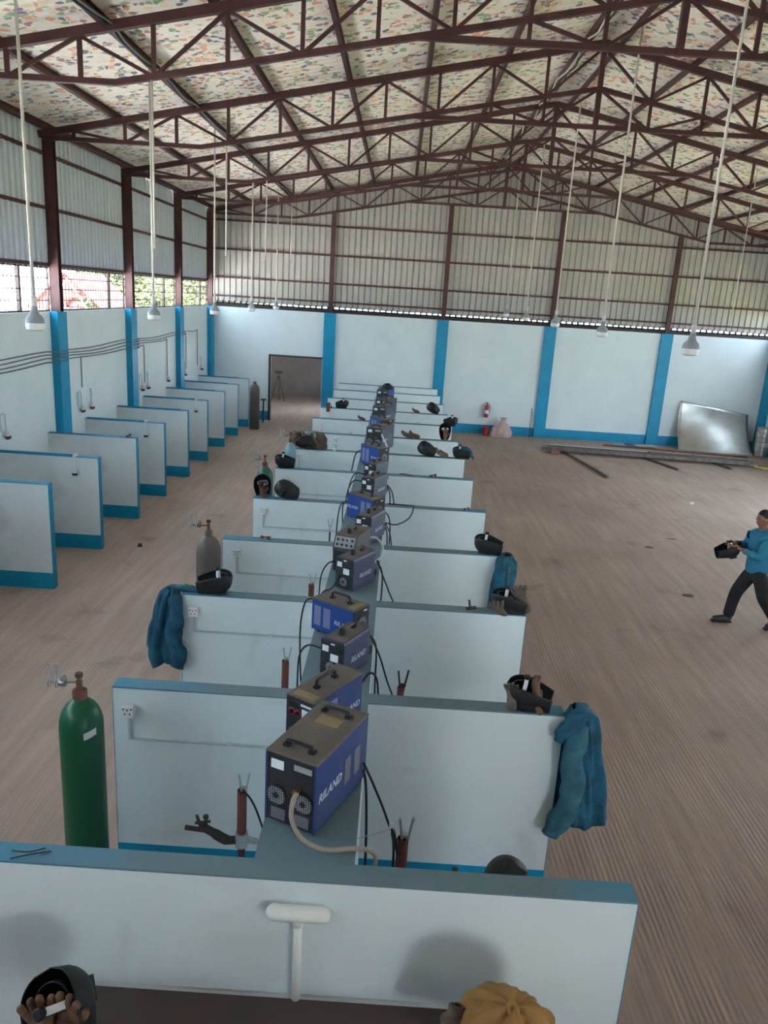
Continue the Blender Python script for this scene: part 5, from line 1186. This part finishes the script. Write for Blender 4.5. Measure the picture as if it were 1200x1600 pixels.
# ================================================================= THE PERSON
def person():
    px, py = 5.50, 10.85
    t = thing('person', 'person in teal shirt and black trousers walking, carrying a welding helmet', 'person', (px, py, 0))
    # local axes: -x is the way the person walks, -y is towards the camera
    B = {}; V = []; E = []; Rr = []
    def v(n, p, r, fr=None):
        B[n] = len(V); V.append(p); Rr.append(r)
        if fr: E.append((B[fr], B[n]))
    v('pelvis', (0, 0, .94), (.09, .075)); v('waist', (.0, 0, 1.08), (.09, .075), 'pelvis'); v('chest', (-.01, 0, 1.30), (.10, .08), 'waist'); v('upper', (-.015, 0, 1.43), (.075, .06), 'chest')
    v('neck', (-.03, 0, 1.53), .055, 'upper'); v('neck2', (-.045, 0, 1.58), .055, 'neck')
    v('jaw', (-.07, 0, 1.625), (.06, .066), 'neck2'); v('skull', (-.055, 0, 1.70), (.078, .092), 'jaw'); v('crown', (-.045, 0, 1.765), (.062, .072), 'skull')
    v('nose', (-.165, 0, 1.675), .013, 'skull'); v('chin', (-.125, 0, 1.60), .022, 'jaw'); v('lips', (-.145, 0, 1.628), .017, 'jaw')
    for s, nm in ((-1, 'l'), (1, 'r')):
        v('ear' + nm, (-.045, s * .092, 1.675), (.012, .018), 'skull')
        v('sh' + nm, (-.01, s * .17, 1.42), .042, 'upper')
    # near (left) arm reaching forwards, far arm likewise
    v('ell', (-.12, -.25, 1.17), .036, 'shl'); v('wrl', (-.36, -.14, 1.245), .030, 'ell'); v('pal', (-.425, -.11, 1.27), (.034, .022), 'wrl')
    v('elr', (-.14, .22, 1.20), .036, 'shr'); v('wrr', (-.36, .10, 1.27), .030, 'elr'); v('par', (-.425, .07, 1.28), (.034, .022), 'wrr')
    for s, pn, base in ((-1, 'pal', (-.425, -.11, 1.27)), (1, 'par', (-.425, .07, 1.28))):
        for i in range(4):
            o_ = Vector(base) + Vector((-.03, 0, .028 - .018 * i)); f1 = '%sf%d' % (pn, i); sgn = -s
            v(f1, tuple(o_ + Vector((-.025, .004 * sgn, 0))), .0095, pn); v(f1 + 'b', tuple(o_ + Vector((-.05, .022 * sgn, -.002))), .0088, f1); v(f1 + 'c', tuple(o_ + Vector((-.058, .046 * sgn, -.004))), .008, f1 + 'b')
        v(pn + 't', tuple(Vector(base) + Vector((.0, .022 * -s, .034))), .011, pn); v(pn + 'tb', tuple(Vector(base) + Vector((-.03, .036 * -s, .05))), .0095, pn + 't')
    # legs: far leg forward, near leg behind
    v('hipr', (-.02, .09, .90), .06, 'pelvis'); v('kner', (-.21, .10, .50), .045, 'hipr'); v('ankr', (-.255, .11, .10), .040, 'kner'); v('toer', (-.40, .11, .05), .034, 'ankr')
    v('hipl', (.02, -.09, .90), .06, 'pelvis'); v('knel', (.12, -.11, .49), .045, 'hipl'); v('ankl', (.36, -.13, .17), .040, 'knel'); v('toel', (.26, -.13, .045), .032, 'ankl')
    put('body', skin_mesh('body', V, E, Rr, MT['skin'], 2), t)
    # shirt
    S = []; SE = []; SR = []
    def sv(p, r, fr=None):
        S.append(p); SR.append(r)
        if fr is not None: SE.append((fr, len(S) - 1))
        return len(S) - 1
    a = sv((.01, 0, .82), (.21, .17)); b = sv((.01, 0, .98), (.20, .155), a); c = sv((-.005, 0, 1.14), (.185, .14), b); d = sv((-.012, 0, 1.32), (.20, .145), c); e_ = sv((-.015, 0, 1.44), (.15, .11), d); sv((-.03, 0, 1.53), (.08, .08), e_)
    l = sv((-.01, -.18, 1.415), .092, e_); l2 = sv((-.125, -.255, 1.165), .080, l); sv((-.27, -.185, 1.21), .066, l2); 
    r_ = sv((-.01, .18, 1.415), .092, e_); r2 = sv((-.14, .225, 1.195), .080, r_); sv((-.27, .155, 1.24), .066, r2)
    put('shirt', skin_mesh('shirt', S, SE, SR, MT['shirt'], 2), t)
    put('sleeve_cuff', skin_mesh('sleeve_cuff', [(-.22, -.215, 1.195), (-.30, -.17, 1.225), (-.345, -.147, 1.24)], [(0, 1), (1, 2)], [.060, .052, .045], MT['sleeve'], 2), t)
    put('sleeve_cuff', skin_mesh('sleeve_cuff', [(-.22, .175, 1.225), (-.30, .13, 1.25), (-.345, .107, 1.265)], [(0, 1), (1, 2)], [.060, .052, .045], MT['trouser'], 2), t)
    MB().tube(spline([(-.09, -.03, 1.49), (-.05, -.075, 1.525), (.02, -.06, 1.54), (.045, 0, 1.545), (.02, .06, 1.54), (-.05, .075, 1.525), (-.09, .03, 1.49)], 4), .018, 8).obj('collar', MT['shirt'], t, True)
    # trousers
    P = [(0, 0, .96), (0, 0, .88), (-.03, .09, .82), (-.20, .10, .51), (-.225, .105, .33), (-.25, .11, .075), (.03, -.09, .82), (.12, -.11, .50), (.23, -.12, .34), (.35, -.13, .165)]
    put('trousers', skin_mesh('trousers', P, [(0, 1), (1, 2), (2, 3), (3, 4), (4, 5), (1, 6), (6, 7), (7, 8), (8, 9)], [(.16, .13), (.16, .13), .125, .10, .09, .085, .125, .10, .09, .082], MT['trouser'], 2), t)
    def shoe(heel, toe, lift):
        h_, q = Vector(heel), Vector(toe)
        pts = spline([h_ + Vector((.03, 0, .035)), h_ + Vector((0, 0, .05)), (h_ * .5 + q * .5) + Vector((0, 0, .045)), q + Vector((0, 0, .035)), q + Vector((-.02, 0, .03))], 3)
        k = len(pts); rr = [.03 + .022 * math.sin(PI * min(1, (i + .8) / (k - .2))) for i in range(k)]
        m_ = MB().tube(pts, rr, 12).obj('shoe', MT['shoe'], t, True)
        MB().bar(h_ + Vector((.045, 0, .0)), q + Vector((-.04, 0, .0)), .085, .025).obj('shoe_sole', MT['dark'], m_)
    shoe((-.235, .11, .022), (-.44, .11, .016), 0); shoe((.385, -.13, .115), (.245, -.13, .02), 1)
    # hair cap, eyes
    def hr(u, v_):
        th = v_ * 1.75; a_ = u * 2 * PI; x = math.cos(a_); y_ = math.sin(a_)
        th2 = th * (.68 if x < -.6 else (.68 + .32 * (x + .6) / .6 if x < .0 else 1))
        return (-.048 + .098 * math.sin(th2) * x, .086 * math.sin(th2) * y_, 1.705 + .125 * math.cos(th2))
    solid(MB().grid(hr, 28, 10, True).obj('hair', MT['hair'], t, True), .012, 1)
    for s in (-1, 1):
        MB().lathe([(0, -.008), (.009, 0), (0, .008)], 8, Matrix.Translation((-.135, s * .034, 1.69))).obj('eye', MT['dark'], t, True)
        MB().bar((-.142, s * .015, 1.712), (-.130, s * .052, 1.712), .008, .006).obj('eyebrow', MT['hair'], t)
    return t
person()
h_ = helmet('black welding helmet held in both hands by the walking person', (5.02, 10.83), (.25, 0, -1), (1, 0, .45), None, 1.0)
h_.location = (5.02, 10.83, 1.23)
